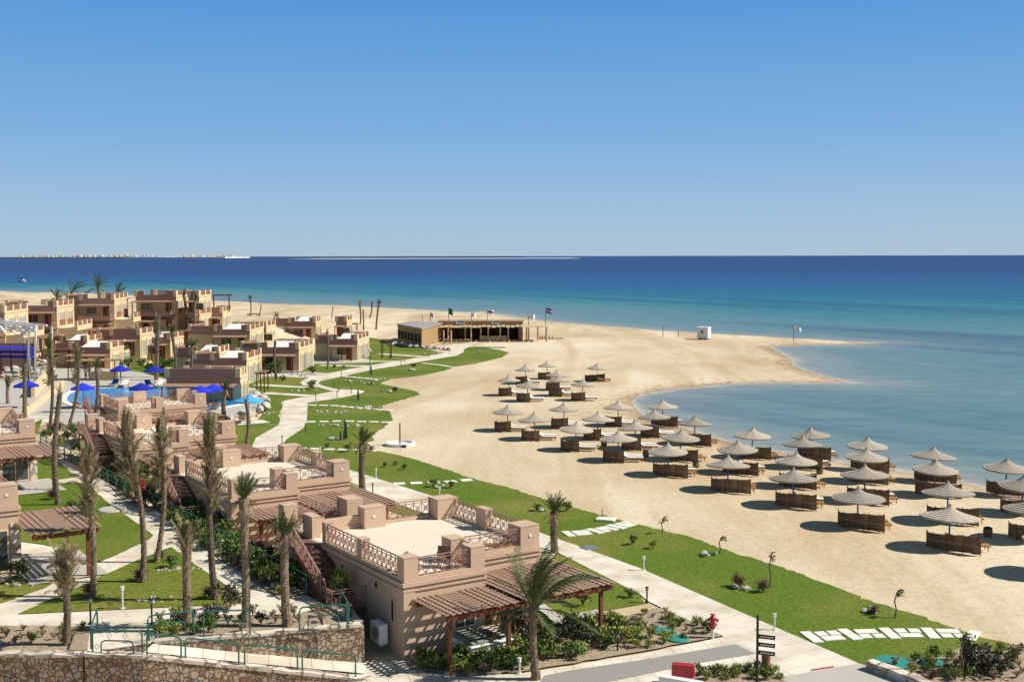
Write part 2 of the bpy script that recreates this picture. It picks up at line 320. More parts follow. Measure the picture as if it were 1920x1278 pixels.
# ------------------------------------------------------------ shoreline, terrain, sea
SL=-0.3
shore_px=[(-2600,556),(-900,550),(0,546),(45,549),(100,549),(180,551),(250,554),(330,560),(445,566),(500,569),(555,572),(625,572),(675,575),(775,580),(880,586),(900,584),(969,595),(1028,602),(1106,609),(1231,619),(1294,623),(1331,625),(1425,630),(1481,634),(1528,636),(1560,638),(1610,640.5),(1655,641.6),(1640,643.6),(1607,645),(1550,646),(1494,647),(1442,650),(1461,660),(1484,673),(1487,686),(1507,694),(1539,705),(1581,714),(1600,717.5),(1526,717),(1429,717.5),(1365,720),(1300,726),(1239,733),(1199,741),(1184,752),(1190,764),(1206,778),(1236,790),(1270,797),(1317,814),(1369,829),(1400,836),(1454,846),(1535,858),(1590,868),(1671,880),(1725,889),(1800,903),(1847,914),(1920,925),(2100,968),(2400,1050),(2900,1200)]
SW=[at(x,y,SL) for x,y in shore_px]; SW=[(p.x,p.y) for p in SW]
land=SW+[(250,10),(250,-200),(-60000,-200),(-60000,SW[0][1])]
def sdist(P):
    """signed distance to the land polygon, + on land"""
    P=np.asarray(P,dtype=float); A=np.array(land); B=np.roll(A,-1,axis=0)
    best=np.full(len(P),1e18); ins=np.zeros(len(P),bool)
    for a,b in zip(A,B):
        d=b-a; w=P-a; t=np.clip((w@d)/(d@d),0,1); q=w-t[:,None]*d; best=np.minimum(best,(q**2).sum(1))
        c=(a[1]>P[:,1])!=(b[1]>P[:,1])
        with np.errstate(divide='ignore',invalid='ignore'):
            xi=(b[0]-a[0])*(P[:,1]-a[1])/(b[1]-a[1])+a[0]
        ins^= c&(P[:,0]<xi)
    r=np.sqrt(best); return np.where(ins,r,-r)
ang=list(np.arange(-80,-26,2.0))+list(np.arange(-26,28,.2))+list(np.arange(28,80.1,2.0))
rad=[4]
while rad[-1]<60000:
    r=rad[-1]; rad.append(r*(1.04 if r<70 else 1.012 if r<560 else 1.06))
ang=np.radians(np.array(ang)); rad=np.array(rad)
AA,RR=np.meshgrid(ang,rad); GX=RR*np.sin(AA); GY=RR*np.cos(AA); PT=np.stack([GX.ravel(),GY.ravel()],1)
SD=sdist(PT)
na=len(ang); nr=len(rad)
i,j=np.meshgrid(np.arange(nr-1),np.arange(na-1),indexing='ij'); a=(i*na+j).ravel()
faces=np.stack([a,a+1,a+na+1,a+na],1)[:,::-1]
def grid_mesh(name,Z,keep,matn,attrs,smooth=True):
    idx=-np.ones(len(PT),int); used=np.unique(faces[keep].ravel()); idx[used]=np.arange(len(used))
    me=bpy.data.meshes.new(name); V=np.column_stack([PT[used],Z[used]]); Fc=idx[faces[keep]]
    me.from_pydata(V.tolist(),[],Fc.tolist()); me.materials.append(MT[matn])
    for k,val in attrs.items():
        at_=me.attributes.new(k,'FLOAT','POINT'); at_.data.foreach_set('value',val[used].astype(np.float32))
    me.polygons.foreach_set('use_smooth',[smooth]*len(me.polygons)); me.update()
    o=bpy.data.objects.new(name,me); COL.objects.link(o); return o
def bumps(x,y):
    return (np.sin(x*.35+1.3*np.sin(y*.21))*np.sin(y*.27+1.1*np.sin(x*.17))+.5*np.sin(x*.9+y*.3)*np.sin(y*.8-x*.2))
x_,y_=PT[:,0],PT[:,1]
def hill(x,y):
    t=np.clip((y-(182+(x+59)*.9))/25,0,1); t=t*t*(3-2*t); return 3.8*t*np.clip((-30-x)/15,0,1)*np.clip((330-y)/75,0,1)
Z=np.where(SD>0,np.clip(SL+SD*.05,SL,0),np.clip(SL+SD*.06,-4,SL))
dune=np.clip((y_-230)/150,0,1)*np.clip((-30-x_)/60,0,1)*np.clip((SD-3)/15,0,1)
Z=Z+dune*(.55+.55*bumps(x_*.7,y_*.5))*1.1
be=np.clip((x_-12)/6,0,1)*np.clip((SD-4)/8,0,1)*np.clip((300-y_)/100,0,1)
Z=Z+be*.035*bumps(x_*2.1,y_*2.0)-.02*be
sh=SD.copy()
Z=Z+hill(x_,y_)
near=SD[faces].max(1)>-25
g_=grid_mesh('ground',Z,near,'sand',{'shore':np.clip(SD,-30,60)}); tag(g_,kind='structure')
# sheet continues below the far sea so that the ground reaches the horizon
T=np.interp(np.log(np.maximum(np.hypot(x_*.35,y_),1)),np.log([1,100,200,290,340,400,480,600,850,1500,3500]),[.15,.20,.30,.37,.44,.50,.60,.69,.80,.91,1])
T2=np.interp(-SD,[0,2.5,11,38,90,200,500,1200],[0,.05,.13,.28,.47,.68,.86,1])
sea=SD[faces].min(1)<1.5
s_=grid_mesh('sea',np.full(len(PT),SL),sea,'sea',{'shore':np.clip(SD,-30,60),'depth':np.minimum(T,T2)}); tag(s_,kind='structure')
bpy.data.materials['sand'].use_nodes=True
mb=MB(); mb.box(-60000,60000,-300,60000,-8.2,-8); tag(mb.build('seabed','sand'),kind='structure')
# ------------------------------------------------------------ flat sheets
def densify(P,step,jit,rg):
    out=[]
    for k in range(len(P)):
        a=P[k]; b=P[(k+1)%len(P)]; n=max(1,int((b-a).length/step))
        for q in range(n):
            p=a.lerp(b,q/n)
            if q: p=p+Vector((rg.uniform(-jit,jit),rg.uniform(-jit,jit),0))
            out.append(p)
    return out
def sheet(name,P,matn,step=0,jit=0,kind='structure',garden=False,label=None,cat=None,group=None,z=None):
    P=[Vector(p) for p in P]
    if step: P=densify(P,step,jit,random.Random(len(P)))
    if garden: P=[Vector((p.x,p.y,gz(p.x,p.y)+garden)) for p in P]
    elif z is not None: P=[Vector((p.x,p.y,z)) for p in P]
    n=len(P); ar=sum(P[i].x*P[(i+1)%n].y-P[(i+1)%n].x*P[i].y for i in range(n))
    mb=MB(); mb.add(P,[tuple(range(n)) if ar>0 else tuple(reversed(range(n)))])
    o=mb.build(name,matn); tag(o,label,cat,group,kind); return o
def PX(l,z=0): return [at(x,y,z) for x,y in l]
def PG(l,o=0): return [atg(x,y,o) for x,y in l]
prom_r=[(900,640),(870,655),(870,660),(856,667),(825,672),(750,685),(695,694),(637,707),(602,714),(596,719),(607,724),(632,730),(668,731),(684,733),(680,737),(650,744),(612,750),(577,755),(576,776),(575,792),(569,803),(537,824),(531,832),(560,850),(661,883),(797,926),(850,943),(1047,1011),(1200,1066),(1489,1192),(1609,1244)]
prom_l=[(1700,1320),(1470,1262),(1417,1225),(1357,1195),(1215,1128),(1200,1115),(1043,1035),(770,955),(700,926),(655,903),(560,872),(472,838),(480,821),(523,797),(527,775),(532,752),(580,742),(625,734),(600,727),(567,722),(564,717),(582,707),(620,700),(687,686),(792,670),(835,662),(842,657),(825,650)]
sheet('promenade',PX(prom_r+prom_l),'paving',z=.05)
sand_edge=[(858,650),(900,651),(937,656),(955,661),(940,670),(894,681),(853,687),(837,694),(794,703),(731,711),(712,719),(741,725),(778,733),(789,739),(762,747),(719,759),(706,765),(731,772),(736,787),(722,800),(703,812),(697,818),(703,825),(689,829),(691,841),(714,846),(762,857),(818,874),(880,895),(897,900),(974,920),(1047,944),(1174,978),(1294,1006),(1376,1036),(1462,1062),(1556,1096),(1639,1130),(1725,1154),(1800,1182),(1894,1207),(1935,1217),(1880,1222),(1800,1215),(1760,1232),(1650,1238),(1625,1250)]
lawn_in=[(1625,1256),(1489,1196),(1200,1070),(1047,1014),(850,946),(797,929),(661,886),(560,853),(528,834),(537,822),(566,803),(573,790),(574,776),(575,757),(612,748),(650,742),(680,735),(666,732),(630,731),(605,725),(594,719),(602,713),(637,706),(695,693),(750,684),(825,671),(854,666),(868,660),(868,655)]
sheet('seaward_lawn',PX(sand_edge+lawn_in),'lawn',step=.35,jit=.15,z=.03)
# paler trodden strip between lawn and sand is in the sand material; inland lawns
sheet('villa_lawn',PX([(1209,1132),(1060,1156),(1034,1141),(1010,1115),(1043,1037),(1100,1060),(1200,1117)]),'lawn',step=.8,jit=.05,z=.03)
sheet('villa_lawn',PX([(775,958),(700,930),(655,905),(600,900),(640,925),(700,945),(800,985),(860,985)]),'lawn',step=.8,jit=.05,z=.03)
sheet('villa_lawn',PX([(521,798),(480,822),(470,842),(400,850),(330,812),(420,790),(470,790)]),'lawn',step=.8,jit=.05,z=.03)
far_lawn=[(521,797),(525,775),(530,752),(580,741),(622,734),(598,727),(566,722),(562,717),(580,707),(618,699),(687,685),(792,669),(832,661),(790,652),(735,640),(690,632),(640,630),(560,640),(440,652),(330,668),(262,680),(240,700),(330,722),(440,726),(495,740),(500,765),(480,790)]
sheet('far_lawn',PX(far_lawn),'lawn',step=2,jit=.2,z=.03)
sheet('far_lawn',PX([(236,696),(246,684),(330,682),(346,698),(335,715),(262,696.5)]),'lawn',step=2,jit=.1,z=.035)
for a,b,w in [((480,721.5),(575,726.5),.9),((495,737),(580,742),.9),((600,685),(690,686.5),.9),((632,676.5),(742,678),.9),((712,663.5),(795,669),.9),((475,702),(582,707),1.2),((500,790),(440,795),1.2)]:
    p=at(*a); q=at(*b); d=(q-p).normalized(); n=Vector((-d.y,d.x,0))*w
    sheet('garden_path',[p-n,q-n,q+n,p+n],'paving',z=.055)
for P in [[(575,697),(620,700),(580,708),(470,706),(470,697)],[(600,668),(690,672),(700,680),(560,683),(560,676)],[(450,690),(560,690),(570,698),(450,702)]]:
    sheet('patio',PX(P),'concrete',z=.045)
# front walkway: slab borders, gravel band, road
sheet('front_walkway',PX([(600,1300),(672,1264),(690,1243),(759,1240),(900,1262),(974,1265),(1200,1227),(1357,1195),(1420,1226),(1560,1290),(1300,1330)]),'paving_cross',z=.046)
sheet('gravel_band',PX([(1020,1268),(1083,1256),(1200,1239),(1380,1209),(1417,1227),(1300,1246),(1150,1278),(1000,1300)]),'gravel',z=.058)
sheet('service_road',PX([(1462,1271),(1612,1245),(1700,1278),(1760,1330),(1500,1340)]),'concrete',z=.058)
sheet('red_line',PX([(1520,1257),(1562,1250.5),(1565,1252),(1523,1259)]),'red_paint',z=.066)
sheet('planting_bed',PX([(760,1240),(770,1257),(865,1270),(974,1263),(1200,1224),(1355,1194),(1330,1183),(1240,1141),(1160,1160),(1060,1175),(985,1195),(900,1222)]),'soil',step=.5,jit=.05,z=.09)
sheet('planting_bed',PX([(1627,1240),(1760,1234),(1800,1217),(1890,1222),(1960,1222),(2050,1300),(1790,1310),(1700,1268)]),'soil',step=.5,jit=.06,z=.07)
sheet('planting_bed',PX([(1300,1264),(1340,1256),(1400,1252),(1440,1258),(1490,1290),(1280,1300)]),'soil',step=.5,jit=.05,z=.09)
sheet('villa_patio',PX([(985,1195),(1060,1175),(1160,1160),(1120,1145),(1060,1157),(1034,1143),(1000,1130),(960,1150)]),'concrete',z=.10)
# ------------------------------------------------------------ raised garden terrace on the left
te=[uv(.8,-1.65),uv(85,-1.65)]
tpoly=[atg(683,1172)]+[uv(u,-1.65) for u in (2,20,40,60,70)]+[atg(118,778),atg(-300,790),atg(-900,860),atg(-700,1222),atg(165,1222),atg(292,1203),atg(470,1190)]
tpoly=[Vector((p.x,p.y,gz(p.x,p.y))) for p in tpoly]
def solid(name,P,matn,sidem,zb,kind='structure'):
    mb=MB(); n=len(P); ar=sum(P[i].x*P[(i+1)%n].y-P[(i+1)%n].x*P[i].y for i in range(n))
    if ar<0: P=P[::-1]
    mb.add(P,[tuple(range(n))]); mb.m=1
    Q=[Vector((p.x,p.y,zb)) for p in P]; mb.add(P+Q,[(i,n+i,n+(i+1)%n,(i+1)%n) for i in range(n)])
    return tag(mb.build(name,[matn,sidem]),kind=kind)
solid('garden_terrace',tpoly,'paving','rubble',-.6)
L2=[(87,905),(162,904),(197,937),(288,1002),(280,1010),(219,1039),(171,1059),(131,1060),(77,1053),(117,1026),(35,1013),(33,973),(30,935),(45,905)]
L3=[(321,1024),(365,1057),(448,1111),(456,1130),(401,1133),(230,1141),(33,1150),(120,1111),(175,1086),(255,1050)]
L4=[(47,1066),(117,1079),(87,1100),(0,1130),(-80,1150),(-80,1110),(0,1093)]
L1_=[(66,860),(100,860),(145,893),(86,901),(60,899),(50,880)]
L5=[(52,797),(80,785),(70,812),(60,815)]
for P in (L2,L3,L4,L1_,L5): sheet('garden_lawn',PG(P,.03),'lawn',step=.5,jit=.03,garden=.03)
bedA=[(112,847),(147,855),(185,892)]; 
sheet('garden_bed',PG([(74,818),(112,847),(147,855),(185,892),(225,890)],.05)+[uv(u,-1.75) for u in (46,52,60)],'soil',step=.6,jit=.05,garden=.05)
sheet('garden_bed',PG([(204,907),(237,940),(277,957),(315,950)],.05)+[uv(u,-1.75) for u in (30,40,43)],'soil',step=.6,jit=.05,garden=.05)
bp=PG([(310,973),(350,1002),(401,1039),(467,1082),(525,1122),(590,1108)],.05)+[uv(u,-1.75) for u in (8,15,24,27)]
sheet('garden_bed',bp,'soil',step=.6,jit=.05,garden=.05)
sheet('garden_bed',PG([(296,1201),(285,1165),(390,1150),(470,1152),(565,1150),(620,1128),(665,1142),(680,1171),(470,1188)],.05),'soil',step=.5,jit=.04,garden=.05)
sheet('garden_bed',PG([(-150,1172),(168,1172),(164,1219),(-150,1219)],.05),'soil',step=.6,jit=.03,garden=.05)
for c in [(211,995),(295,1123),(335,1070),(20,1095),(214,940),(590,1160)]:
    pass
# ------------------------------------------------------------ front ramp, stone walls
Wa=atg(292,1203); Wb=atg(683,1172)
oa=at(268,1224,1.6); ob=at(684,1264,.02)
mb=MB(); N=12; P=[];Q=[]
for k in range(N+1):
    t=k/N; z=1.62*(1-t)+.07*t
    a=Wa.lerp(Wb+Vector((.1,-.15,0)),t); b=oa.lerp(ob,t); P.append((a.x,a.y-.02,z)); Q.append((b.x,b.y,z))
mb.add(P+Q,[(k,N+1+k,N+2+k,k+1) for k in range(N)])
tag(mb.build('ramp','paving_cross'),kind='structure')
def stone_wall(name,pts,thick,zb,matn,label,cat='stone wall',cope=.12,copm='rubble_pale'):
    """pts: Vector with z = top"""
    mb=MB(); cp=MB(); rg=random.Random(len(pts)+int(pts[0].x*10))
    D=[]
    for k in range(len(pts)-1):
        n=max(1,int((pts[k+1]-pts[k]).length/.35))
        for q in range(n): D.append(pts[k].lerp(pts[k+1],q/n))
    D.append(pts[-1]); nrm=[]
    for k,p in enumerate(D):
        d=D[min(k+1,len(D)-1)]-D[max(k-1,0)]; d.z=0; d.normalize(); nrm.append(Vector((-d.y,d.x,0)))
    def strip(mb,th,zlo,zhi,jz):
        vs=[]
        for p,nv in zip(D,nrm):
            j=rg.uniform(-jz,jz); j2=rg.uniform(-jz,jz)
            a=p-nv*(th/2+j2*.5); b=p+nv*(th/2+j2*.5)
            lo=zlo if zlo is not None else None
            vs+=[(a.x,a.y,zb if zlo is None else p.z+zlo),(b.x,b.y,zb if zlo is None else p.z+zlo),(b.x,b.y,p.z+zhi+j),(a.x,a.y,p.z+zhi+j)]
        fs=[]
        for k in range(len(D)-1):
            o=4*k
            for q in range(4): fs.append((o+q,o+(q+1)%4,o+4+(q+1)%4,o+4+q)[::-1])
        fs.append((0,1,2,3)); e=4*(len(D)-1); fs.append((e+3,e+2,e+1,e))
        mb.add(vs,fs)
    strip(mb,thick,None,-cope,.0); strip(cp,thick+.08,-cope+.002,0,.035)
    w=mb.build(name,matn); tag(w,label,cat); c=cp.build('coping',copm,w); return w
def zat(x,y,z): return at(x,y,z)
stone_wall('stone_retaining_wall',[zat(163,1221,1.78),zat(270,1226,1.74),zat(474,1247,.92),zat(684,1268,.12),zat(760,1277,-.2)],.38,-3.2,'rubble','long rubble stone wall sloping down below the ramp and green handrails')
stone_wall('stone_retaining_wall',[zat(-120,1221,1.72),zat(80,1223,1.72),zat(158,1222,1.72)],.4,-3.2,'rubble','rubble stone wall at bottom left in front of the sandy bed')
stone_wall('stone_retaining_wall',[Wa+Vector((0,-.15,.14)),atg(470,1191)+Vector((0,-.1,.16)),atg(676,1174)+Vector((0,0,.16))],.34,-.3,'rubble','rubble stone retaining wall between the ramp and the palm bed')
stone_wall('stone_retaining_wall',[uv(.95,-1.6,1.74),uv(4,-1.6,1.72)],.3,-.3,'rubble','short stone wall turning away beside the shaded villa passage')
stone_wall('stone_kerb_wall',[zat(1630,1236,.42),zat(1680,1253,.42),zat(1730,1272,.42),zat(1800,1300,.42)],.4,-.1,'rubble_pale','low rough stone kerb wall at bottom right beside the road')
# concrete cheek wall with the red bench box
mb=MB(); a=at(1236,1262,.75); b=at(1312,1270,.75); 
mb.bar(Vector((a.x,a.y-.3,.35)),Vector((b.x,b.y-.6,.35)),.3,.9); tag(mb.build('low_white_wall','white'),'low white wall behind the red box at the bottom edge','low wall')
# ------------------------------------------------------------ pool
DZ=.6
deck=[(-200,800),(-260,705),(60,676),(135,684),(262,697),(335,716),(478,727),(497,745),(478,772),(400,784),(330,795),(118,795)]
D_=[at(x,y,DZ) for x,y in deck]; solid('pool_deck',D_,'concrete','rubble_pale',-.5)
pool=[(124,748),(130,738),(146,731),(175,728),(240,727),(300,727),(360,728.5),(400,731),(445,735),(468,739),(477,745),(468,752),(440,760),(380,768),(300,772),(220,770),(160,764),(130,756)]
PP=[at(x,y,DZ) for x,y in pool]
def smooth_poly(P,it=2):
    for _ in range(it):
        Q=[]
        for k in range(len(P)):
            a=P[k]; b=P[(k+1)%len(P)]; Q+=[a*.75+b*.25,a*.25+b*.75]
        P=Q
    return P
PP=smooth_poly(PP)
sheet('pool_water',PP,'pool_water',z=DZ+.02)
mb=MB(); n=len(PP); c=sum(PP,Vector())/n
inn=[p+(c-p).normalized()*0.0 for p in PP]; out=[p+(p-c).normalized()*.7 for p in PP]
vs=[(p.x,p.y,DZ+.07) for p in inn]+[(p.x,p.y,DZ+.07) for p in out]+[(p.x,p.y,DZ) for p in inn]+[(p.x,p.y,DZ) for p in out]
fs=[]
for k in range(n):
    q=(k+1)%n; fs+=[(k,q,n+q,n+k),(2*n+k,2*n+q,q,k),(n+k,n+q,3*n+q,3*n+k)]
mb.add(vs,fs); tag(mb.build('pool_coping','stone_slab'),kind='structure')
# rocky wall at the pool's end
def rock_mesh(rg,n=3,s=1.0):
    bm=bmesh.new(); bmesh.ops.create_icosphere(bm,subdivisions=2,radius=1)
    ph=[Vector((rg.uniform(-1,1),rg.uniform(-1,1),rg.uniform(-1,1))).normalized() for _ in range(7)]
    for v in bm.verts:
        d=v.co.normalized(); k=1
        for p in ph:
            t=d.dot(p)
            if t>.55: k=min(k,.55/t+.05)
        v.co=Vector((d.x*k*1.0,d.y*k*.8,d.z*k*.62))
    me=bpy.data.meshes.new('rock'); bm.to_mesh(me); bm.free(); me.materials.append(MT['rock']); return me
ROCK=[rock_mesh(random.Random(k)) for k in range(5)]
def rock(p,s,label,group,rg):
    o=bpy.data.objects.new('rock',ROCK[rg.randrange(5)]); COL.objects.link(o); o.location=p+Vector((0,0,s*.25)); o.scale=(s,s*rg.uniform(.7,1.1),s*rg.uniform(.6,1)); o.rotation_euler=(rg.uniform(-.4,.4),rg.uniform(-.4,.4),rg.uniform(0,6)); tag(o,label,'rock',group); return o
def rocks(px,py,n,spread,s,label,garden=False):
    rg=random.Random(int(px*7+py))
    c=atg(px,py) if garden else at(px,py,.04)
    for _ in range(n):
        rock(c+Vector((rg.uniform(-1,1)*spread,rg.uniform(-.5,.5)*spread,0)),s*rg.uniform(.5,1.15),label,label+' cluster',rg)
for px,py,n,sp,s,lab in [(1016,957,4,.45,.3,'white rock on the lawn beside the short palm at the sand edge'),(1331,1041,4,.4,.3,'white rock on the lawn beside a small wind bent sapling'),(1392,1104,4,.35,.33,'white rock on the lawn between two dry reddish tufts'),(1631,1146,3,.3,.34,'white rock on the lawn nearest the lower stepping stones'),(823,914,3,.3,.35,'white rock beside the stepping stones next to the main villa terrace'),(628,824,6,.6,.35,'grey white rock under the thin cactus on the lawn'),(690,766,9,1.6,.45,'pale rock in the large heap at the lawn tip'),(612,773,9,2.2,.35,'rock around the dry red flower patch on the lawn'),(617,797,6,1.2,.32,'pale rock below the upper row of stepping stones'),(657,798,6,1.0,.3,'pale rock right of the upper row of stepping stones'),(722,734,4,.8,.4,'white rock near the point of the winding lawn'),(776,694,3,.6,.45,'white rock below the dark ball shrub by the far path'),(711,711,6,1.6,.35,'pale rock in a flat patch at the far lawn corner'),(669,715,6,1.8,.3,'pale rock in a flat patch beside the winding path'),(691,720,3,.6,.45,'grey rock at the middle of the winding lawn'),(585,732,8,2.5,.32,'pale rock edging the flower bed inside the path bend'),(520,703,10,4.5,.4,'rock in the border in front of the far villas'),(560,704,8,3.5,.4,'rock beside the small shrubs before the far villas'),(893,662,3,1.2,.4,'white rock on the lawn in front of the beach bar'),(800,662,6,3,.4,'white rock at the foot of the stone bank by the bar'),(509,775,4,1,.35,'flat pale rock on the lawn below the rocky pool wall')]:
    rocks(px,py,n,sp,s,lab)
for px,py,n,sp,s,lab in [(40,1096,12,.8,.17,'white pebble rock around the lily clump on the left lawn'),(300,1125,16,.95,.15,'white pebble rock in the oval bed on the triangular lawn'),(325,1069,14,.75,.15,'white pebble rock round the small plants near the path fork'),(82,973,5,.4,.2,'pale rock on the lawn under the left pergola'),(365,1066,5,.4,.16,'pale pebble rock at the edge of the diagonal path'),(75,920,9,1.6,.16,'pale pebble rock along the patio of the left villa')]:
    rocks(px,py,n,sp,s,lab,True)
rg=random.Random(5)
for k in range(46):                      # rocky bank round the pool's right end
    t=rg.random(); x=455+45*math.sin(t*PI)+rg.uniform(-3,3); y=735+t*48
    rock(at(x,y,.05+rg.random()*.55),rg.uniform(.5,1.0),'brown boulder in the rocky bank at the right end of the pool','boulders of the pool bank',rg)
for k in range(40):
    t=rg.random(); rock(at(728+118*t,643+13*t+rg.uniform(-4,4)*(1-t),.05+rg.random()*.4*(1-t)),rg.uniform(.5,.9),'pale boulder in the long stone bank left of the beach bar','boulders of the bank by the bar',rg)
# ------------------------------------------------------------ stepping stones
def slabrow(pts,kind,label,z=.05,w=.5):
    P=[at(x,y,0) for x,y in pts]; L=[0]
    for a,b in zip(P,P[1:]): L.append(L[-1]+(b-a).length)
    def pos(s):
        for k in range(len(P)-1):
            if s<=L[k+1] or k==len(P)-2:
                t=(s-L[k])/(L[k+1]-L[k]); d=(P[k+1]-P[k]).normalized(); return P[k].lerp(P[k+1],t),d
    rg=random.Random(int(pts[0][0])); out=[]
    def slab(s,off,l,ww):
        p,d=pos(min(s,L[-1])); n=Vector((-d.y,d.x,0)); c=p+n*off
        key=(round(l,1),round(ww,1))
        if key not in SLAB:
            mb=MB(); mb.box(-l/2,l/2,-ww/2,ww/2,-.03,.03); q=mb.build('stepping_stone','stone_slab',bevel=.012); SLAB[key]=q
        else: q=SLAB[key].copy(); COL.objects.link(q)
        q.location=(c.x,c.y,z); q.rotation_euler.z=math.atan2(d.y,d.x)+rg.uniform(-.03,.03); tag(q,label,'stepping stone',label.replace('slab','slabs'))
    if kind=='double':
        s=.3; k=0
        while s<L[-1]:
            m_=k%4
            if m_==0: slab(s+.25,0,.5,1.5*w*2); s+=.62
            elif m_==1: slab(s+.5,-.55*w*1.2,1.0,.55); slab(s+.25,.55*w*1.2,.5,.55); slab(s+.85,.55*w*1.2,.5,.55); s+=1.22
            elif m_==2: slab(s+.25,0,.5,1.5*w*2); s+=.62
            else: slab(s+.5,.55*w*1.2,1.0,.55); slab(s+.25,-.55*w*1.2,.5,.55); slab(s+.85,-.55*w*1.2,.5,.55); s+=1.22
            k+=1
    else:
        s=.4
        while s<L[-1]: slab(s,rg.uniform(-.06,.06),.9,.75); s+=1.3
SLAB={}
slabrow([(1500,1197),(1600,1190),(1700,1188),(1800,1189),(1832,1194)],'double','white slab of the lowest stepping stone path across the lawn',w=.5)
slabrow([(1050,1003),(1100,999),(1140,992),(1180,982)],'double','white slab of the curved stepping stone path right of the main villa',w=.45)
slabrow([(738,908),(790,906),(840,904),(893,899)],'single','white slab of the stepping stone row behind the main villa roof')
slabrow([(556,841),(620,843),(660,844),(714,846)],'single','white slab of the stepping stone row just above the second villa')
slabrow([(576,791.5),(640,790),(690,791),(731,792.5)],'single','white slab of the stepping stone row in the middle lawn')
slabrow([(579,760),(630,761),(680,766),(733,770)],'single','white slab of the stepping stone row at the upper lawn bay')
slabrow([(645,706),(690,710),(712,713)],'single','white slab of the short stepping stone row near the path bend')
slabrow([(792,681),(820,684),(852,689)],'single','white slab of the farthest stepping stone row towards the bar')
mb=MB(); mb.box(-.6,.6,-.45,.45,0,.14); o=mb.build('slab_cover','stone_slab',loc=at(1136,975,.03),rz=-.3,bevel=.02); tag(o,'pale square slab cover with a stub pipe on the sand edge of the lawn','slab cover')
mb=MB(); mb.tube([(0,0,0),(0,0,.55)],.03,8); mb.build('stub_pipe','grey_metal',o,loc=(-.3,.3,.1))
# ------------------------------------------------------------ railings
def rail_panel(mb,a,b,z0,h,t=.035,unit=.95,detail=True):
    """ornamental metal railing between two points (x,y), bottom z0"""
    a=Vector((a[0],a[1],z0)); b=Vector((b[0],b[1],z0)); d=b-a; L=d.length; d.normalize(); up=Vector((0,0,1))
    P=lambda s,z: a+d*s+up*z
    mb.bar(P(0,h),P(L,h),t*1.7,t*1.3); mb.bar(P(0,h-.13),P(L,h-.13),t,t); mb.bar(P(0,.06),P(L,.06),t,t)
    n=max(1,round(L/unit)); w=L/n
    for k in range(n+1): mb.bar(P(k*w,0),P(k*w,h),t,t)
    lo,hi=.06,h-.13; mid=(lo+hi)/2
    for k in range(n):
        s0=k*w; s1=s0+w; c=(s0+s1)/2
        if detail:
            for m_ in (0,1):
                q0=s0+m_*w/2; q1=q0+w/2; qc=(q0+q1)/2
                mb.bar(P(q0,lo),P(q1,hi),t*.75); mb.bar(P(q0,hi),P(q1,lo),t*.75)
                r=min(.11,w*.17)
                ring=[P(qc+r*math.cos(x*PI/4),mid+r*math.sin(x*PI/4)) for x in range(9)]
                for x in range(8): mb.bar(ring[x],ring[x+1],t*.75)
            mb.bar(P(c,lo),P(c,hi),t*.75); mb.bar(P(c,hi),P(c,h),t*.75)
        else:
            mb.bar(P(s0,lo),P(s1,hi),t); mb.bar(P(s0,hi),P(s1,lo),t); mb.bar(P(c,lo),P(c,hi),t)
def rail(parent,a,b,z0,h=.85,t=.035,detail=True,name='railing',m='rail_brown',unit=.95):
    mb=MB(); rail_panel(mb,a,b,z0,h,t,unit,detail); return mb.build(name,m,parent)
def pbox(parent,name,mt,*b,bevel=0):
    mb=MB(); mb.box(*b); return mb.build(name,mt,parent,bevel=bevel)
def pergola(parent,x0,x1,y0,y1,z,posts,fine=True,m='wood_slat'):
    root=MB()
    for yy in (y0+.12,y1-.15): root.bar((x0,yy,z-.16),(x1,yy,z-.16),.1,.2)
    xx=x0+.1
    while xx<x1: root.bar((xx,y0-.25,z-.02),(xx,y1,z-.02),.06,.12); xx+=.75
    fr=root.build('pergola','wood_red',parent)
    sl=MB(); pit=.29 if fine else .4; w=.16 if fine else .26
    y=y0
    while y<y1: sl.box(x0-.15,x1+.1,y,y+w,z+.045,z+.075); y+=pit
    x=x0+.1; k=0
    while x<x1:
        if (k%7)<4: sl.box(x,x+w,y0-.15,y1,z+.078,z+.105)
        x+=pit; k+=1
    sl.build('lattice',m,fr)
    for px_,py_ in posts: 
        q=MB(); q.box(px_-.08,px_+.08,py_-.08,py_+.08,0,z-.06); q.build('post','wood_red',fr)
    return fr
def window(parent,face,pos,a0,a1,z0,z1,pane='curtain',depth=.06,mull=2,frm='frame_cream'):
    """face 'x+','x-','y-': plane coordinate pos; a0..a1 the other axis"""
    s={'x+':1,'x-':-1,'y-':-1}[face]; fr=MB(); pn=MB()
    def B(mb,a,b,c,d,o0,o1):
        lo,hi=sorted((pos+s*o0,pos+s*o1))
        if face[0]=='x': mb.box(lo,hi,a,b,c,d)
        else: mb.box(a,b,lo,hi,c,d)
    t=.07
    B(fr,a0,a0+t,z0,z1,0.002,depth); B(fr,a1-t,a1,z0,z1,0.002,depth); B(fr,a0+t,a1-t,z1-t,z1,0.002,depth); B(fr,a0+t,a1-t,z0,z0+t,0.002,depth)
    for k in range(1,mull): 
        c=a0+(a1-a0)*k/mull; B(fr,c-.03,c+.03,z0+t,z1-t,0.002,depth)
    B(pn,a0+t,a1-t,z0+t,z1-t,0.002,.025)
    f=fr.build('window',frm,parent); pn.build('pane',pane,f); return f
TZ=3.3; PT_=4.34
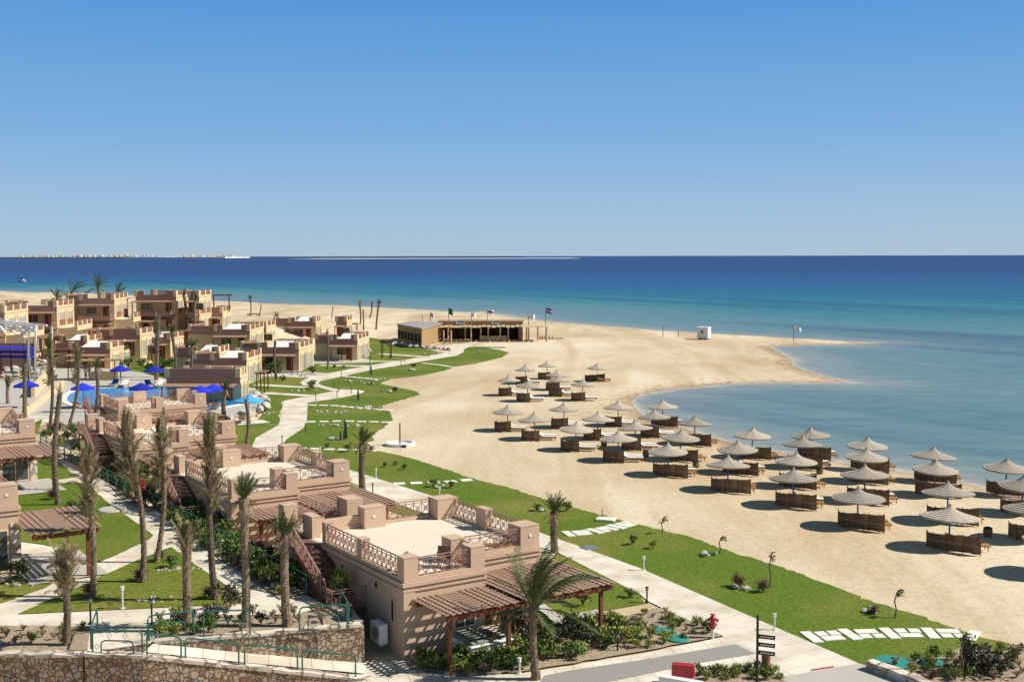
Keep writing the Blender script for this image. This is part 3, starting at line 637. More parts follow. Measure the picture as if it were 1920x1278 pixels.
def near_villa():
    r=empty('villa',(0,0,0))
    Lp=[(0,0),(4,0),(4,2),(8.3,2),(8.3,10.5),(0,10.5)]
    mb=MB(); mb.prism(Lp,-.3,3.12); 
    mb.box(-.05,.5,-.05,.5,0,3.05)
    mb.build('wall','plaster',r)
    def off(o): return [(-o,-o),(4+o,-o),(4+o,2-o),(8.3+o,2-o),(8.3+o,10.5+o),(-o,10.5+o)]
    mb=MB(); mb.prism(off(.11),3.12,TZ-.01); mb.prism(off(.07),2.9,3.0); mb.build('cornice','plaster',r)
    mb=MB(); mb.prism(off(-.02),TZ-.009,TZ+.004); mb.build('roof_deck','roof_screed',r)
    k=.3
    mb=MB()
    for b in [(0,4,0,k),(4,8.3,2,2+k),(8.3-k,8.3,2+k,10.5),(0,8.3-k,10.5-k,10.5),(0,k,k,8.2),(4-k,4,k,2+k)]: mb.box(*b,TZ+.004,TZ+.17)
    mb.build('kerb','plaster',r)
    PL=[(0,.68,0,.6),(3.3,4.002,0,.75),(3.3,4.0,1.7,2.55),(7.25,8.303,2-.002,3.1),(7.9,8.303,6.1,7.0),(7.1,8.303,9.5,10.503),(3.0,4.2,9.75,10.503),(0,.42,4.0,4.5),(0,.42,7.85,8.22),(0,.45,9.4,10.503)]
    for i,b in enumerate(PL):
        mb=MB(); mb.box(b[0]-.003,b[1],b[2]-.003,b[3],TZ+.006,PT_); mb.box(b[0]-.02,b[1]+.02,b[2]-.02,b[3]+.02,PT_,PT_+.03)
        o=mb.build('parapet_pillar','plaster',r)
        if i in (3,6): 
            q=MB(); q.box(b[0]+.45,b[0]+.6,b[2]-.04,b[2]-.01,PT_-.5,PT_-.38); q.build('wall_lamp','white',o)
    for a,b in [((.68,.12),(3.3,.12)),((.14,.6),(.14,4.0)),((.14,4.5),(.14,7.85)),((4.0,2.12),(7.25,2.12)),((8.15,3.1),(8.15,6.1)),((8.15,7.0),(8.15,9.5)),((4.2,10.35),(7.1,10.35)),((3.85,.75),(3.85,1.7))]:
        rail(r,a,b,TZ+.17,.8)
    # rear wall and annex
    mb=MB(); mb.box(.45,3.0,10.25,10.5,TZ+.17,TZ+.62); mb.build('rear_parapet','plaster',r)
    mb=MB(); mb.box(.1,4.2,10.5,13.6,-.3,2.95)
    for b in [(.1,.4,10.5,13.6),(3.9,4.2,10.5,13.6),(.4,3.9,13.3,13.6)]: mb.box(*b,2.95,3.3)
    mb.box(-.0,.75,12.9,13.62,3.3,4.3); mb.box(3.3,4.22,12.4,13.62,3.3,4.3); mb.build('annex','plaster',r)
    mb=MB(); mb.box(.4,3.9,10.5,13.3,2.951,3.0); mb.build('annex_roof','gravel',r)
    rail(r,(.75,13.45),(3.3,13.45),3.3,.8)
    # openings
    window(r,'x-',-.0,.85,1.2,1.35,2.4,'dark_void',.04,1,'plaster'); window(r,'x-',0,2.35,2.75,2.45,2.85,'dark_void',.04,1,'plaster'); window(r,'x-',0,5.75,6.15,2.45,2.85,'dark_void',.04,1,'plaster')
    window(r,'x+',8.3,3.0,5.0,.05,2.3); window(r,'x+',8.3,6.6,8.6,.05,2.3)
    d=pbox(r,'door','door_wood',4.6,5.6,1.93,1.998,0,2.15); pbox(d,'handle','grey_metal',5.42,5.48,1.88,1.93,.95,1.1)
    window(r,'y-',2,6.0,7.8,.1,2.2,'glass_dark'); window(r,'y-',0,2.4,3.5,.9,2.1,'glass_dark',.04)
    # stone pilaster
    mb=MB(); mb.box(8.27,8.36,2.0,2.9,0,2.5); mb.box(7.9,8.36,1.93,2.02,0,2.5); mb.build('stone_pilaster','rubble_pale',r)
    # stairs
    st=MB()
    st.box(-1.4,-.002,8.15,10.4,TZ-.18,TZ-.02); N=9
    for q in range(N):
        t=q/N; y=8.1-q*(3.3/N); z=TZ-.05-(q+1)*((TZ-1.55)/(N+1)); st.box(-1.35,-.02,y-.36,y,z-.05,z)
    st.box(-1.7,-.02,3.5,4.85,1.42,1.52)
    s_=st.build('staircase','stair_step',r)
    bs=MB(); 
    for xx in (-1.42,-.05): bs=MB(); bs.bar((xx,8.15,TZ-.2),(xx,4.75,1.5),.06,.26); bs.build('stringer','wood_red',s_)
    for b in [(-1.38,-1.3,8.2,8.3,0,TZ-.2),(-1.38,-1.3,10.2,10.3,0,TZ-.2),(-1.65,-1.55,3.6,3.7,0,1.45),(-1.65,-1.55,4.7,4.8,0,1.45)]: pbox(s_,'post','wood_red',*b)
    mb=MB(); mb.box(-1.25,-.02,5.6,10.3,-.2,1.35); mb.build('store_wall','plaster',s_)
    mb=MB()
    a=Vector((-1.42,8.15,TZ-.05)); b=Vector((-1.42,4.8,1.55)); up=Vector((0,0,1)); n=7
    mb.bar(a+up*.9,b+up*.9,.06,.05); mb.bar(a+up*.78,b+up*.78,.035); mb.bar(a+up*.1,b+up*.1,.035)
    for q in range(n+1):
        p=a.lerp(b,q/n); mb.bar(p,p+up*.9,.04)
        if q<n:
            p2=a.lerp(b,(q+1)/n); mb.bar(p+up*.1,p2+up*.78,.03); mb.bar(p+up*.78,p2+up*.1,.03)
            c=(p+p2)/2+up*.44
            for x in range(8): mb.bar(c+Vector((0,math.cos(x*PI/4),math.sin(x*PI/4)))*.1,c+Vector((0,math.cos((x+1)*PI/4),math.sin((x+1)*PI/4)))*.1,.025)
    mb.build('stair_railing','rail_brown',s_)
    rail(s_,(-1.4,8.15),(-1.4,10.4),TZ,.85); rail(s_,(-1.4,10.38),(0,10.38),TZ,.85); rail(s_,(-1.65,3.55),(0,3.55),1.52,.85); rail(s_,(-1.68,3.55),(-1.68,4.1),1.52,.85)
    pergola(r,.5,4.1,-2.8,-.02,2.5,[(.75,-2.45),(3.6,-2.5)]); pergola(r,4.1,9.0,-2.8,1.97,2.5,[(8.5,-2.5)])
    return r
def ac_unit(p,rz,label,s=1):
    r=empty('air_conditioner',p,rz); tag(r,label,'air conditioner')
    mb=MB(); mb.box(-.47,.47,-.19,.19,.12,.98); mb.build('casing','white',r,bevel=.02)
    mb=MB(); 
    for k in range(1,7): 
        rr=.05*k
        for x in range(20): mb.bar((.1+rr*math.cos(x*PI/10),-.205,.55+rr*math.sin(x*PI/10)),(.1+rr*math.cos((x+1)*PI/10),-.205,.55+rr*math.sin((x+1)*PI/10)),.012)
    for x in range(4): mb.bar((.1,-.205,.55),(.1+.31*math.cos(x*PI/2+.7),-.205,.55+.31*math.sin(x*PI/2+.7)),.015)
    mb.build('fan_grille','grey_metal',r)
    mb=MB(); mb.box(-.4,-.32,-.15,.15,0,.12); mb.box(.32,.4,-.15,.15,0,.12); mb.build('bracket','grey_metal',r)
    return r
V0=near_villa(); V0.location=C0; V0.rotation_euler.z=AZ
tag(V0,'nearest tan villa with flat pale roof terrace, slatted pergola and outside stairs','villa','villas in the front row')
def corner(px,py,z): return at(px,py,z)
vpos=[(434,901,0,'second tan villa in the front row, roof half hidden behind tall bare palm trunks'),(250,814,0,'third tan villa of the front row, behind three shaggy palm trunks'),(222,752,0,'fourth tan villa of the front row, its terrace pillars in front of the pool')]
for px,py,zb,lab in vpos:
    p=at(px,py,PT_+zb); v=copy_tree(V0); v.location=(p.x,p.y,zb); tag(v,lab)
    if px==222:
        for ch in [c for c in v.children if c.name.startswith('annex')]: bpy.data.objects.remove(ch)
        v.scale=(1,.62,1)
# left-edge villas: right front corner pixel
def place_by_right(px,py,zb,lab):
    p=at(px,py,PT_+zb); q=p-BV*8.3-AV*2.0; v=copy_tree(V0); v.location=(q.x,q.y,zb); tag(v,lab); return v
VL2=place_by_right(65,787,1.15,'tan villa at the left edge with a brown door behind its slatted pergola')
VL1=place_by_right(33,909,1.45,'tan villa cut by the left edge, a pergola stretching from its right side')
for ch in list(VL1.children):
    if ch.name.startswith('pergola'):
        for g in list(ch.children): bpy.data.objects.remove(g)
        bpy.data.objects.remove(ch)
pergola(VL1,8.3,11.4,-1.2,4.2,2.45,[(10.9,-.8),(10.9,3.7)])
sheet('patio',[VL1.location+BV*a+AV*b+Vector((0,0,.0)) for a,b in ((8.2,-1),(11.8,-1),(11.8,5),(8.2,6))],'concrete',garden=.07)
sheet('patio',[VL2.location+BV*a+AV*b for a,b in ((-2,-3.2),(9.2,-3.2),(9.2,2.2),(-2,2.2))],'concrete',garden=.07)
p=uv(1.5,-.45,.35); ac_unit(p,AZ-PI/2,'white air conditioner unit against the shaded side wall of the nearest villa')
mb=MB(); 
# hot tub under the pergola
r=empty('hot_tub',uv(-1.2,3.0,0),AZ); tag(r,'white hot tub with a pale folded cover under the nearest pergola','hot tub')
mb=MB(); mb.box(-1.0,1.0,-.95,.95,0,.72); mb.build('shell','white',r,bevel=.12)
mb=MB(); mb.box(-1.06,1.06,-1.01,1.01,.72,.80); mb.build('rim','white',r,bevel=.03)
mb=MB(); mb.box(-.8,.8,-.75,.75,.801,.815); mb.build('water','glass_dark',r)
mb=MB(); mb.box(-.95,.1,-.9,.9,.82,.93); mb.build('cover','leaf_grey',r,bevel=.02)
# terrace furniture on the nearest roof
def sun_lounger_mesh():
    r=empty('sun_lounger',(0,0,0))
    mb=MB()
    for y in (-.3,.3): mb.bar((-.95,y,.3),(.95,y,.3),.05,.07)
    for k in range(14): mb.box(-.28+k*.09,-.22+k*.09,-.3,.3,.335,.35)
    mb.build('seat','lounger_wood',r)
    mb=MB()
    for k in range(9):
        t=k/8; mb.rbox((-.35-.58*t,0,.36+.30*t),(.07,.6,.018),0,R(27))
    for y in (-.29,.29): mb.bar((-.3,y,.34),(-.95,y,.67),.04)
    mb.build('backrest','lounger_wood',r)
    for x in (-.75,.8):
        for y in (-.3,.3): mb=MB(); mb.bar((x,y,0),(x,y,.3),.05); mb.build('leg','lounger_wood',r)
    return r
LG=sun_lounger_mesh()
def cushion_mesh():
    mb=MB(); mb.box(-.3,.95,-.3,.3,.352,.43); P=[(-.3,.352),(-1.0,.70),(-1.04,.77),(-.3,.43)]
    vs=[(x,-.3,z) for x,z in P]+[(x,.3,z) for x,z in P]; mb.add(vs,[(0,1,2,3),(7,6,5,4),(0,4,5,1),(1,5,6,2),(2,6,7,3),(3,7,4,0)]); return mb
LGused=[False]
def lounger(p,rz,label,group,cushion=None,s=1):
    if not LGused[0]: o=LG; LGused[0]=True
    else: o=copy_tree(LG)
    for ch in list(o.children):
        if ch.name.startswith('cushion'): bpy.data.objects.remove(ch)
    o.location=p; o.rotation_euler.z=rz; o.scale=(s,s,s); tag(o,label,'sun lounger',group)
    if cushion: cushion_mesh().build('cushion',cushion,o)
    return o
lounger(uv(2.6,6.2,TZ+.01),R(160)+AZ,'wooden lounger on the roof terrace of the nearest villa','roof terrace furniture',None,.8)
def armchair(p,rz,label,group):
    r=empty('armchair',p,rz); tag(r,label,'armchair',group)
    mb=MB(); mb.box(-.28,.28,-.28,.25,.36,.46); mb.build('seat','reed',r,bevel=.02)
    mb=MB(); mb.box(-.28,.28,.22,.29,.46,.9); mb.build('backrest','reed',r,bevel=.02)
    for x in (-.29,.29): mb=MB(); mb.box(x-.03,x+.03,-.28,.25,.46,.64); mb.build('armrest','reed',r,bevel=.015)
    for x in (-.25,.25):
        for y in (-.24,.2): mb=MB(); mb.box(x-.025,x+.025,y-.025,y+.025,0,.36); mb.build('leg','reed',r)
    return r
armchair(uv(1.2,1.0,TZ+.01),AZ+R(40),'dark woven armchair inside the near left corner of the nearest roof terrace','roof terrace furniture')
armchair(uv(1.3,2.7,TZ+.01),AZ+R(-30),'dark woven armchair beside the front railing of the nearest roof terrace','roof terrace furniture')
armchair(uv(-.3,5.0,.1),AZ+R(-30),'dark woven armchair under the nearest pergola by the door','patio furniture')
armchair(uv(.2,6.2,.1),AZ+R(30),'dark woven armchair under the right end of the nearest pergola','patio furniture')
# ------------------------------------------------------------ far villas
def far_villa(name,px,py,zb,th,wd,ll,label,floors=1,wing=3.2,wingset=1.6,notch=True,front=True,group='villas of the far rows',clay_side=False,annex=0,dx=0):
    """px,py: pixel of the near (front-right) corner's parapet top"""
    h=3.1*floors; top=h+1.15
    p=at(px,py,top+zb); r=empty(name,(p.x,p.y,zb),-th); tag(r,label,'villa',group)
    S=MB(); S.box(-wd,0,0,ll,-3 if zb>.5 else -.6,h); 
    if wing: S.box(-wd-wing,-wd,wingset,ll,-3 if zb>.5 else -.6,h)
    S.build('wall','plaster_cream',r)
    mb=MB(); mb.box(-wd-.08,.08,-.08,ll+.08,h,h+.14)
    if wing: mb.box(-wd-wing-.08,-wd-.081,wingset-.08,ll+.08,h,h+.14)
    mb.build('cornice','plaster_cream',r)
    mb=MB(); mb.box(-wd+.3,-.3,.3,ll-.3,h+.141,h+.16)
    if wing: mb.box(-wd-wing+.3,-wd-.0,wingset+.3,ll-.3,h+.141,h+.159)
    mb.build('roof_deck','roof_screed',r)
    z0=h+.142; z1=top
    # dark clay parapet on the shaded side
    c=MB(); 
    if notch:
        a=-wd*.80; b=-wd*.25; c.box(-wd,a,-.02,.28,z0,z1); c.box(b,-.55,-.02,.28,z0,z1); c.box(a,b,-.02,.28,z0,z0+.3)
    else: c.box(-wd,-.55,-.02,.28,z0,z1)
    if notch and floors==1: PN=MB(); PN.add([(a+.25,.32,z0+.3),(b-.25,.32,z0+.3),(b-.25,3.6,z1-.02),(a+.25,3.6,z1-.02),(a+.25,.32,z0+.1),(b-.25,.32,z0+.1),(b-.25,3.6,z0+.1),(a+.25,3.6,z0+.1)],[(0,1,2,3),(4,7,6,5),(0,4,5,1),(1,5,6,2),(2,6,7,3),(3,7,4,0)]); PN.build('sunlit_roof_wedge','white',r)  # white wedge added, tilted to catch sun, stands in for the sunlit roof floor
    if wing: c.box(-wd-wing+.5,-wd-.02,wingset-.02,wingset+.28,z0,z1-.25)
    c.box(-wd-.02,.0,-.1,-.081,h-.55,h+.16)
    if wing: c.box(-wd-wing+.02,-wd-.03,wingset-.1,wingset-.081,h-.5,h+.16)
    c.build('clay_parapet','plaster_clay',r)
    def pil(x0,x1,y0,y1,t=z1): 
        q=MB(); q.box(x0,x1,y0,y1,z0,t); q.box(x0-.03,x1+.03,y0-.03,y1+.03,t,t+.05); q.build('parapet_pillar','plaster_cream',r)
    pil(-.56,.02,-.05,.9); n=2 if ll<8 else 3
    ys=[.9]
    for k in range(1,n+1):
        y=.9+(ll-.9)*k/n; ys.append(y); pil(-.35,.022,y-.55,y+(0.02 if k==n else 0))
    for k in range(n):
        rail(r,(-.15,ys[k]),(-.15,ys[k+1]-.55),z0+.05,.85,.08,False,unit=.5)
    mb=MB(); mb.box(-.3,.02,.9,ll,z0,z0+.2); mb.build('kerb','plaster_cream',r)
    pil(-wd-.3,-wd+.25,-.06,.8)
    if wing: pil(-wd-wing,-wd-wing+.5,wingset-.05,wingset+.6)
    # far side
    for x in np.arange(-wd+1,-1,2.6): pil(x,x+.6,ll-.35,ll+.01)
    rail(r,(-wd+.3,ll-.15),(-.4,ll-.15),z0+.05,.85,.08,False,unit=.5)
    if wing: rail(r,(-wd-wing+.5,wingset+.3),(-wd-wing+.5,ll-.3),z0+.05,.85,.08,False,unit=.6)
    for f in range(floors):
        b=3.1*f
        for (y0,y1) in [(ll*.12,ll*.42),(ll*.56,ll*.86)]:
            w=window(r,'x+',0,y0,y1,b+.05 if (floors==1 or f==0) else b+.75,b+2.35,'curtain',.08,2)
            mb=MB(); mb.box(.02,.12,y0-.35,y0-.12,b,b+2.6); mb.box(.02,.12,y1+.12,y1+.35,b,b+2.6); mb.build('pilaster','plaster_cream',w)
            if floors==2 and f==1: rail(w,(.14,y0),(.14,y1),b+.35,.8,.06,False,unit=.35)
        if floors==2 and f==1:
            mb=MB(); mb.box(-wd-.06,.1,-.06,ll+.06,3.0,3.2); mb.build('string_course','plaster_cream',r)
        # shaded side: door, window, scalloped awning over a porch
        d=pbox(r,'door','door_wood',-1.9,-.9,-.07,-.002,b,b+2.2); pbox(d,'handle','grey_metal',-1.78,-1.72,-.13,-.07,b+.95,b+1.1)
        window(r,'y-',0,-wd+.8,-wd+2.6,b+.9,b+2.1,'glass_dark',.06)
        q=MB()
        aw=-wd-.1; ax=-.3; n=14
        for k in range(n):
            x0=aw+(ax-aw)*k/n; x1=aw+(ax-aw)*(k+1)/n
            q.add([(x0,-.1,b+2.55),(x1,-.1,b+2.55),(x1,-2.2,b+2.42),(x0,-2.2,b+2.42),(x0,-.1,b+2.49),(x1,-.1,b+2.49),(x1,-2.2,b+2.36),(x0,-2.2,b+2.36)],[(0,3,2,1),(4,5,6,7),(3,7,6,2),(0,1,5,4),(0,4,7,3),(1,2,6,5)])
            xm=(x0+x1)/2; q.add([(x0,-2.205,b+2.4),(xm,-2.205,b+2.16),(x1,-2.205,b+2.4),(x0,-2.17,b+2.4),(xm,-2.17,b+2.16),(x1,-2.17,b+2.4)],[(0,1,2),(5,4,3),(0,3,4,1),(1,4,5,2)])
        a_=q.build('awning','wood_slat',r)
        for x in (-wd+.1,-wd*.5,-.6):
            s=MB(); s.box(x-.07,x+.07,-2.1,-1.96,b,b+2.38); s.build('post','wood_red',a_)
        if f==1:
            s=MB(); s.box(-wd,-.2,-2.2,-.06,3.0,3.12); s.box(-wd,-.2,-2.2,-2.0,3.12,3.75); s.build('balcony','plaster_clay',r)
            rail(r,(-.25,-2.1),(-.25,-.1),3.15,.9,.08,False,unit=.5)
    if annex:      # single-storey part with terrace and pergola in front of the lit side
        s=MB(); s.box(.1,annex,.3,ll*.95,-.6,3.05); s.build('ground_floor_wing','plaster_cream',r)
        s=MB(); s.box(.12,annex-.2,.5,ll*.9,3.051,3.07); s.build('terrace_deck','roof_screed',r)
        s=MB(); s.box(annex-.2,annex,.3,ll*.95,3.051,3.35); s.build('kerb','plaster_cream',r)
        for y in np.linspace(.3,ll*.95-.5,4): s=MB(); s.box(annex-.4,annex+.02,y,y+.5,3.05,4.1); s.build('parapet_pillar','plaster_cream',r)
        rail(r,(annex-.1,.8),(annex-.1,ll*.93),3.35,.75,.08,False,unit=.5)
        s=MB()
        for k in range(int(ll*1.6)): s.box(annex+.02,annex+2.6,.3+k*.6,.3+k*.6+.38,2.5,2.6)
        q=s.build('pergola','wood_slat',r); s=MB(); s.box(annex+2.4,annex+2.52,.2,ll*.97,2.36,2.5); s.build('beam','wood_red',q)
        for y in np.linspace(.5,ll*.93,4): s=MB(); s.box(annex+2.38,annex+2.54,y-.08,y+.08,-1,2.36); s.build('post','wood_red',q)
        for y in np.linspace(1,ll-3,3): window(r,'x+',annex,y,y+1.3,.05,2.3,'glass_dark',.07)
    return r
G='villas of the far rows'
FV=[
 (206,642,0,R(3),6.0,8.5,'single storey villa with cream side beside the pool bar, two white curtained windows',dict(wing=3.5)),
 (319,624,.6,R(4),4.6,9.5,'cream and clay villa behind a green patch, dark open doorway left of a palm',dict(wing=3.8)),
 (468,609,1.6,R(1),5.6,10,'clay parapet villa in the middle row with scalloped awning, left of the bent green palm',dict(wing=5)),
 (592,595,1.3,R(3),5.0,4.5,'small villa in the back row left of the tall bare pole palm',dict(wing=3.5)),
 (650,593,1.3,R(3),2.0,5.5,'narrow cream villa block at the right end of the back row',dict(wing=0,notch=False)),
 (560,642,0,R(5),6.0,8.5,'villa facing the path bend with two tall curtained glass doors and a sunlit roof wedge',dict(wing=3.5)),
 (670,627,0,R(6),4.3,8.5,'rightmost villa of the rows, nearest to the stone bank and beach bar',dict(wing=3.2)),
 (462,661,0,R(3),4.6,7.5,'villa behind the right pair of blue parasols, its sunlit roof wedge above them',dict(wing=3.2)),
 (499,603,1.2,R(3),1.5,6.5,'small cream villa block right of the bent green palm in the middle rows',dict(wing=0,notch=False)),
 (410,650,0,R(3),4.0,5,'low villa with clustered cream pillars between the pool palms and middle row',dict(wing=3.0)),
 (163,629,.8,R(2),4.0,6,'low villa roof peeping out behind the villa by the pool bar',dict(wing=3)),
 (262,616,1.6,R(2),4.5,6,'low villa in front of the tallest two storey villa porch',dict(wing=3,notch=False)),
 (450,691,0,R(3),8.5,3.0,'low plain clay walled villa wing directly behind the pool loungers',dict(wing=0,notch=False)),
]
for px,py,zb,th,wd,ll,lab,kw in FV: far_villa('villa',px,py,zb,th,wd,ll,lab,**kw)
F2=[
 (8,573,2.6,R(-3),5,9.5,'two storey cream villa at the left edge behind the white pergola frame',dict(floors=2,wing=3,annex=2.5)),
 (106,564,2.7,R(-4),5.5,9,'two storey villa right of the white pergola frame with a stepped clay notch',dict(floors=2,wing=3,annex=3.0)),
 (214,551,3.4,R(-4),5.5,9.0,'two storey villa under the wind blown palm in the back row',dict(floors=2,wing=3,annex=3.0)),
 (330,545,3.7,R(4),7.2,6.0,'tallest two storey villa with a long dark side and pale parapet teeth',dict(floors=2,wing=0)),
 (373,545,3.7,R(4),1.8,6.5,'narrow two storey villa block between twin palms and the roof pergola',dict(floors=2,wing=0,notch=False)),
]
for px,py,zb,th,wd,ll,lab,kw in F2: far_villa('villa',px,py,zb,th,wd,ll,lab,**kw)
vb=far_villa('villa',417,576,3.6,R(-4),3.0,9.5,'single storey villa with a dark pergola on its roof, right of the tallest villa',wing=4,notch=False)
pg=MB()
for x in (-5,-2.6,0.2): pg.box(x-.1,x+.1,5.9,6.1,3.2,6.2)
pg.bar((-5.6,6,6.25),(.8,6,6.25),.2,.2); 
for k in range(9): pg.bar((-5.4+k*.75,5,6.4),(-5.4+k*.75,7,6.4),.1,.12)
pg.build('roof_pergola','wood_red',vb)
# ------------------------------------------------------------ beach parasols
def parasol_proto(pole='blue_pole',seed=1):
    rg=random.Random(seed); r=empty('beach_parasol',(0,0,0))
    mb=MB(); 
    prof=[(0.0,2.60),(.06,2.58),(.11,2.46),(.20,2.36),(.32,2.27),(.45,2.20),(.46,2.18),(.66,2.115),(.67,2.095),(.9,2.035),(.91,2.01),(1.15,1.965),(1.16,1.94),(1.42,1.90),(1.43,1.87),(1.66,1.835),(1.70,1.78),(1.65,1.775),(1.3,1.84),(.9,1.93),(.4,2.1),(.05,2.3)]
    mb.lathe(prof,44,jit=.016,rg=rg)
    for k in range(150):           # ragged straw ends on the rim
        a=rg.uniform(0,2*PI); x=1.69; l=rg.uniform(.03,.09); c,s=math.cos(a),math.sin(a); w=.02
        mb.add([(x*c-w*s,x*s+w*c,1.83),(x*c+w*s,x*s-w*c,1.83),((x+.03)*c,(x+.03)*s,1.80-l)],[(0,1,2)])
    mb.lathe([(1.62,1.79),(1.60,1.70),(1.52,1.70),(1.1,1.86)],44,jit=.02,rg=rg)
    mb.build('canopy','straw',r)
    mb=MB()
    for k in range(8):
        a=k*PI/4; mb.bar((.05*math.cos(a),.05*math.sin(a),1.95),(1.5*math.cos(a),1.5*math.sin(a),1.83),.03)
    mb.build('frame','lounger_wood',r)
    mb=MB(); mb.tube([(0,0,-.1),(0,0,2.3)],.055,10); mb.build('pole',pole,r)
    return r
PA=[parasol_proto(seed=s) for s in (1,2,3)]; PR=parasol_proto('red_pole',4); pused=set()
def get(proto):
    if proto.name not in pused: pused.add(proto.name); return proto
    return copy_tree(proto)
def screen_proto(pts,seed):
    rg=random.Random(seed); r=empty('windscreen',(0,0,0))
    P=[Vector((a,b,0)) for a,b in pts]; D=[]
    for k in range(len(P)-1):
        for q in range(6): D.append(P[k].lerp(P[k+1],q/6))
    D.append(P[-1]); 
    for _ in range(3): D=[D[0]]+[(D[k-1]+D[k]*2+D[k+1])/4 for k in range(1,len(D)-1)]+[D[-1]]
    mb=MB(); vs=[];hs=[]
    for k,p in enumerate(D):
        d=(D[min(k+1,len(D)-1)]-D[max(k-1,0)]).normalized(); n=Vector((-d.y,d.x,0))*.018
        h=.80+.27*k/len(D)+rg.uniform(-.03,.03)+(.10 if k in (0,len(D)-1) else 0); lo=rg.uniform(.0,.07)
        vs+=[(*(p-n)[:2],lo),(*(p+n)[:2],lo),(*(p+n)[:2],h),(*(p-n)[:2],h)]
    fs=[]
    for k in range(len(D)-1):
        o=4*k; fs+=[(o+q,o+(q+1)%4,o+4+(q+1)%4,o+4+q)[::-1] for q in range(4)]
    fs+=[(0,1,2,3),(4*len(D)-1,4*len(D)-2,4*len(D)-3,4*len(D)-4)]
    mb.add(vs,fs); mb.build('reed_mat','reed',r)
    for k in range(0,len(D),max(1,len(D)//5)):
        s=MB(); p=D[k]; s.tube([(p.x,p.y-.04,-.1),(p.x,p.y-.04,.85+.27*k/len(D)+rg.uniform(-.03,.06))],.025,6); s.build('stake','wood_red',r)
    mb=MB()
    for a,b in zip(D,D[1:]): mb.bar(a+Vector((0,-.03,.5)),b+Vector((0,-.03,.5)),.015,.05)
    mb.build('batten','wood_slat',r)
    return r
LONG=[(-1.0,.9),(-1.15,.3),(-.95,-.2),(-.4,-.65),(.4,-1.2),(1.2,-1.75)]
SHORT=[(-1.15,.75),(-1.3,.1),(-1.15,-.55),(-.75,-.95),(-.2,-1.15),(.45,-1.3)]
SL_=[screen_proto(LONG,s) for s in (1,2)]; SS_=[screen_proto(SHORT,s) for s in (3,4)]; SF=screen_proto([(-1.6,.25),(-.5,.1),(.5,.05),(1.1,-.05)],5)
front=[(951.6,758),(1003.6,772),(1078.4,789),(1160,806),(1253,828.5),(1365,853),(1488,877),(1609,911),(1780.5,945),(1977,987)]
second=[(1057.5,753),(1120,771),(1193,787),(1275,804),(1384,824.6),(1492,846),(1622.6,869.7),(1778.6,902),(1935,931)]
third=[(1159,750),(1227,767),(1303,779),(1505.6,816),(1623.4,838.5),(1752.6,860),(1917,889)]
water=[(1243,748.5),(1410,800),(1523,800),(1626,818),(1748,836.6),(1886.6,857.5)]
# (the third row also holds the one behind the waterline's second)
far=[(954,701.7),(988.5,711),(984.6,683),(1026,675.6),(1042.7,693),(1048.4,702.4),(1091.4,709.5),(1119,679.5)]
farlab=['leftmost in the far cluster','front left in the far cluster','second from left in the far cluster','farthest in the far cluster','rear of the overlapping far pair','front of the overlapping far pair','the only one with a red brown pole','standing alone right of the far cluster']
rows=[('lawn side row',front),('second row',second),('third row',third),('waterline row',water)]
rg=random.Random(11); ci=[0]
def set_place(px,py,desc,kind,longs,red=False,nol=False):
    p=at(px,py,2.56); p.z=0; k=ci[0]; ci[0]+=1
    o=get(PR if red else PA[k%3]); o.location=p; o.rotation_euler=(rg.uniform(-.055,.055),rg.uniform(-.055,.055),rg.uniform(0,6)); s=(.98-.16*min(1,(p.y-65)/95))*(1+rg.uniform(-.03,.03)); o.scale=(s,s,1)
    tag(o,('straw parasol, red brown pole, lowest right in the far cluster' if red else 'straw parasol on a blue pole, '+desc),'beach parasol','straw parasols on the beach')
    if kind=='flat': q=get(SF)
    else: q=get((SL_ if longs else SS_)[k%2])
    q.location=p; q.rotation_euler.z=rg.uniform(-.07,.07)+(R(-6) if kind=='a' else 0); q.scale=(1,1,1+rg.uniform(-.04,.06))
    tag(q,'curved brown reed windscreen of the parasol '+desc if kind!='flat' else 'straight brown reed windscreen behind the lone far parasol','windscreen','reed windscreens on the beach')
    if nol: return
    cush='cushion_white' if (kind=='a' or k%3==0) else None
    lab='at the parasol '+desc
    L=[(.65,-.55,0),(.7,.45,1)] 
    for dx,dy,i in L:
        c='cushion_white' if (kind=='a' or (i==1 and (k%2==0))) else None
        lounger(p+Vector((dx+rg.uniform(-.1,.15)+(.40 if longs else .25),dy,0)),R(-7)+rg.uniform(-.08,.08),('white ' if c else 'wooden ')+('seaward' if i else 'landward')+' lounger '+lab,'sun loungers on the beach',c)
for rn,lst in rows:
    n=len(lst)
    for k,(x,y) in enumerate(lst):
        w=('farthest in the ' if k==0 else 'nearest in the ' if k==n-1 else NUM[k]+' from far end of ')+rn
        set_place(x,y,w,'a' if (x<1240) else 'c',x>1235)
for (x,y),d in zip(far,farlab):
    set_place(x,y,d,'flat' if d.startswith('standing alone') else 'a',False,red='red' in d)
for px,py,lab in [(1132.5,836,'small dark bin on the sand between the far parasols'),(1211,856,'small dark bin on the sand left of the middle parasols'),(1305,876,'small dark bin on the sand behind the fifth front parasol'),(1537,888,'small dark bin on the sand above the second row parasols'),(1852,1004,'small dark bin on the sand right of the nearest parasol')]:
    r=empty('bin',at(px,py,0)); tag(r,lab,'bin','dark bins on the beach')
    mb=MB(); mb.lathe([(0,0),(.2,0),(.27,.12),(.28,.38),(.23,.45),(.21,.44),(.2,.4),(0,.4)],14); mb.build('pot','reed',r,smooth=True)
    mb=MB(); mb.lathe([(.22,.44),(.27,.47),(.26,.50),(.15,.56),(0,.57)],14); mb.build('lid','black_metal',r)
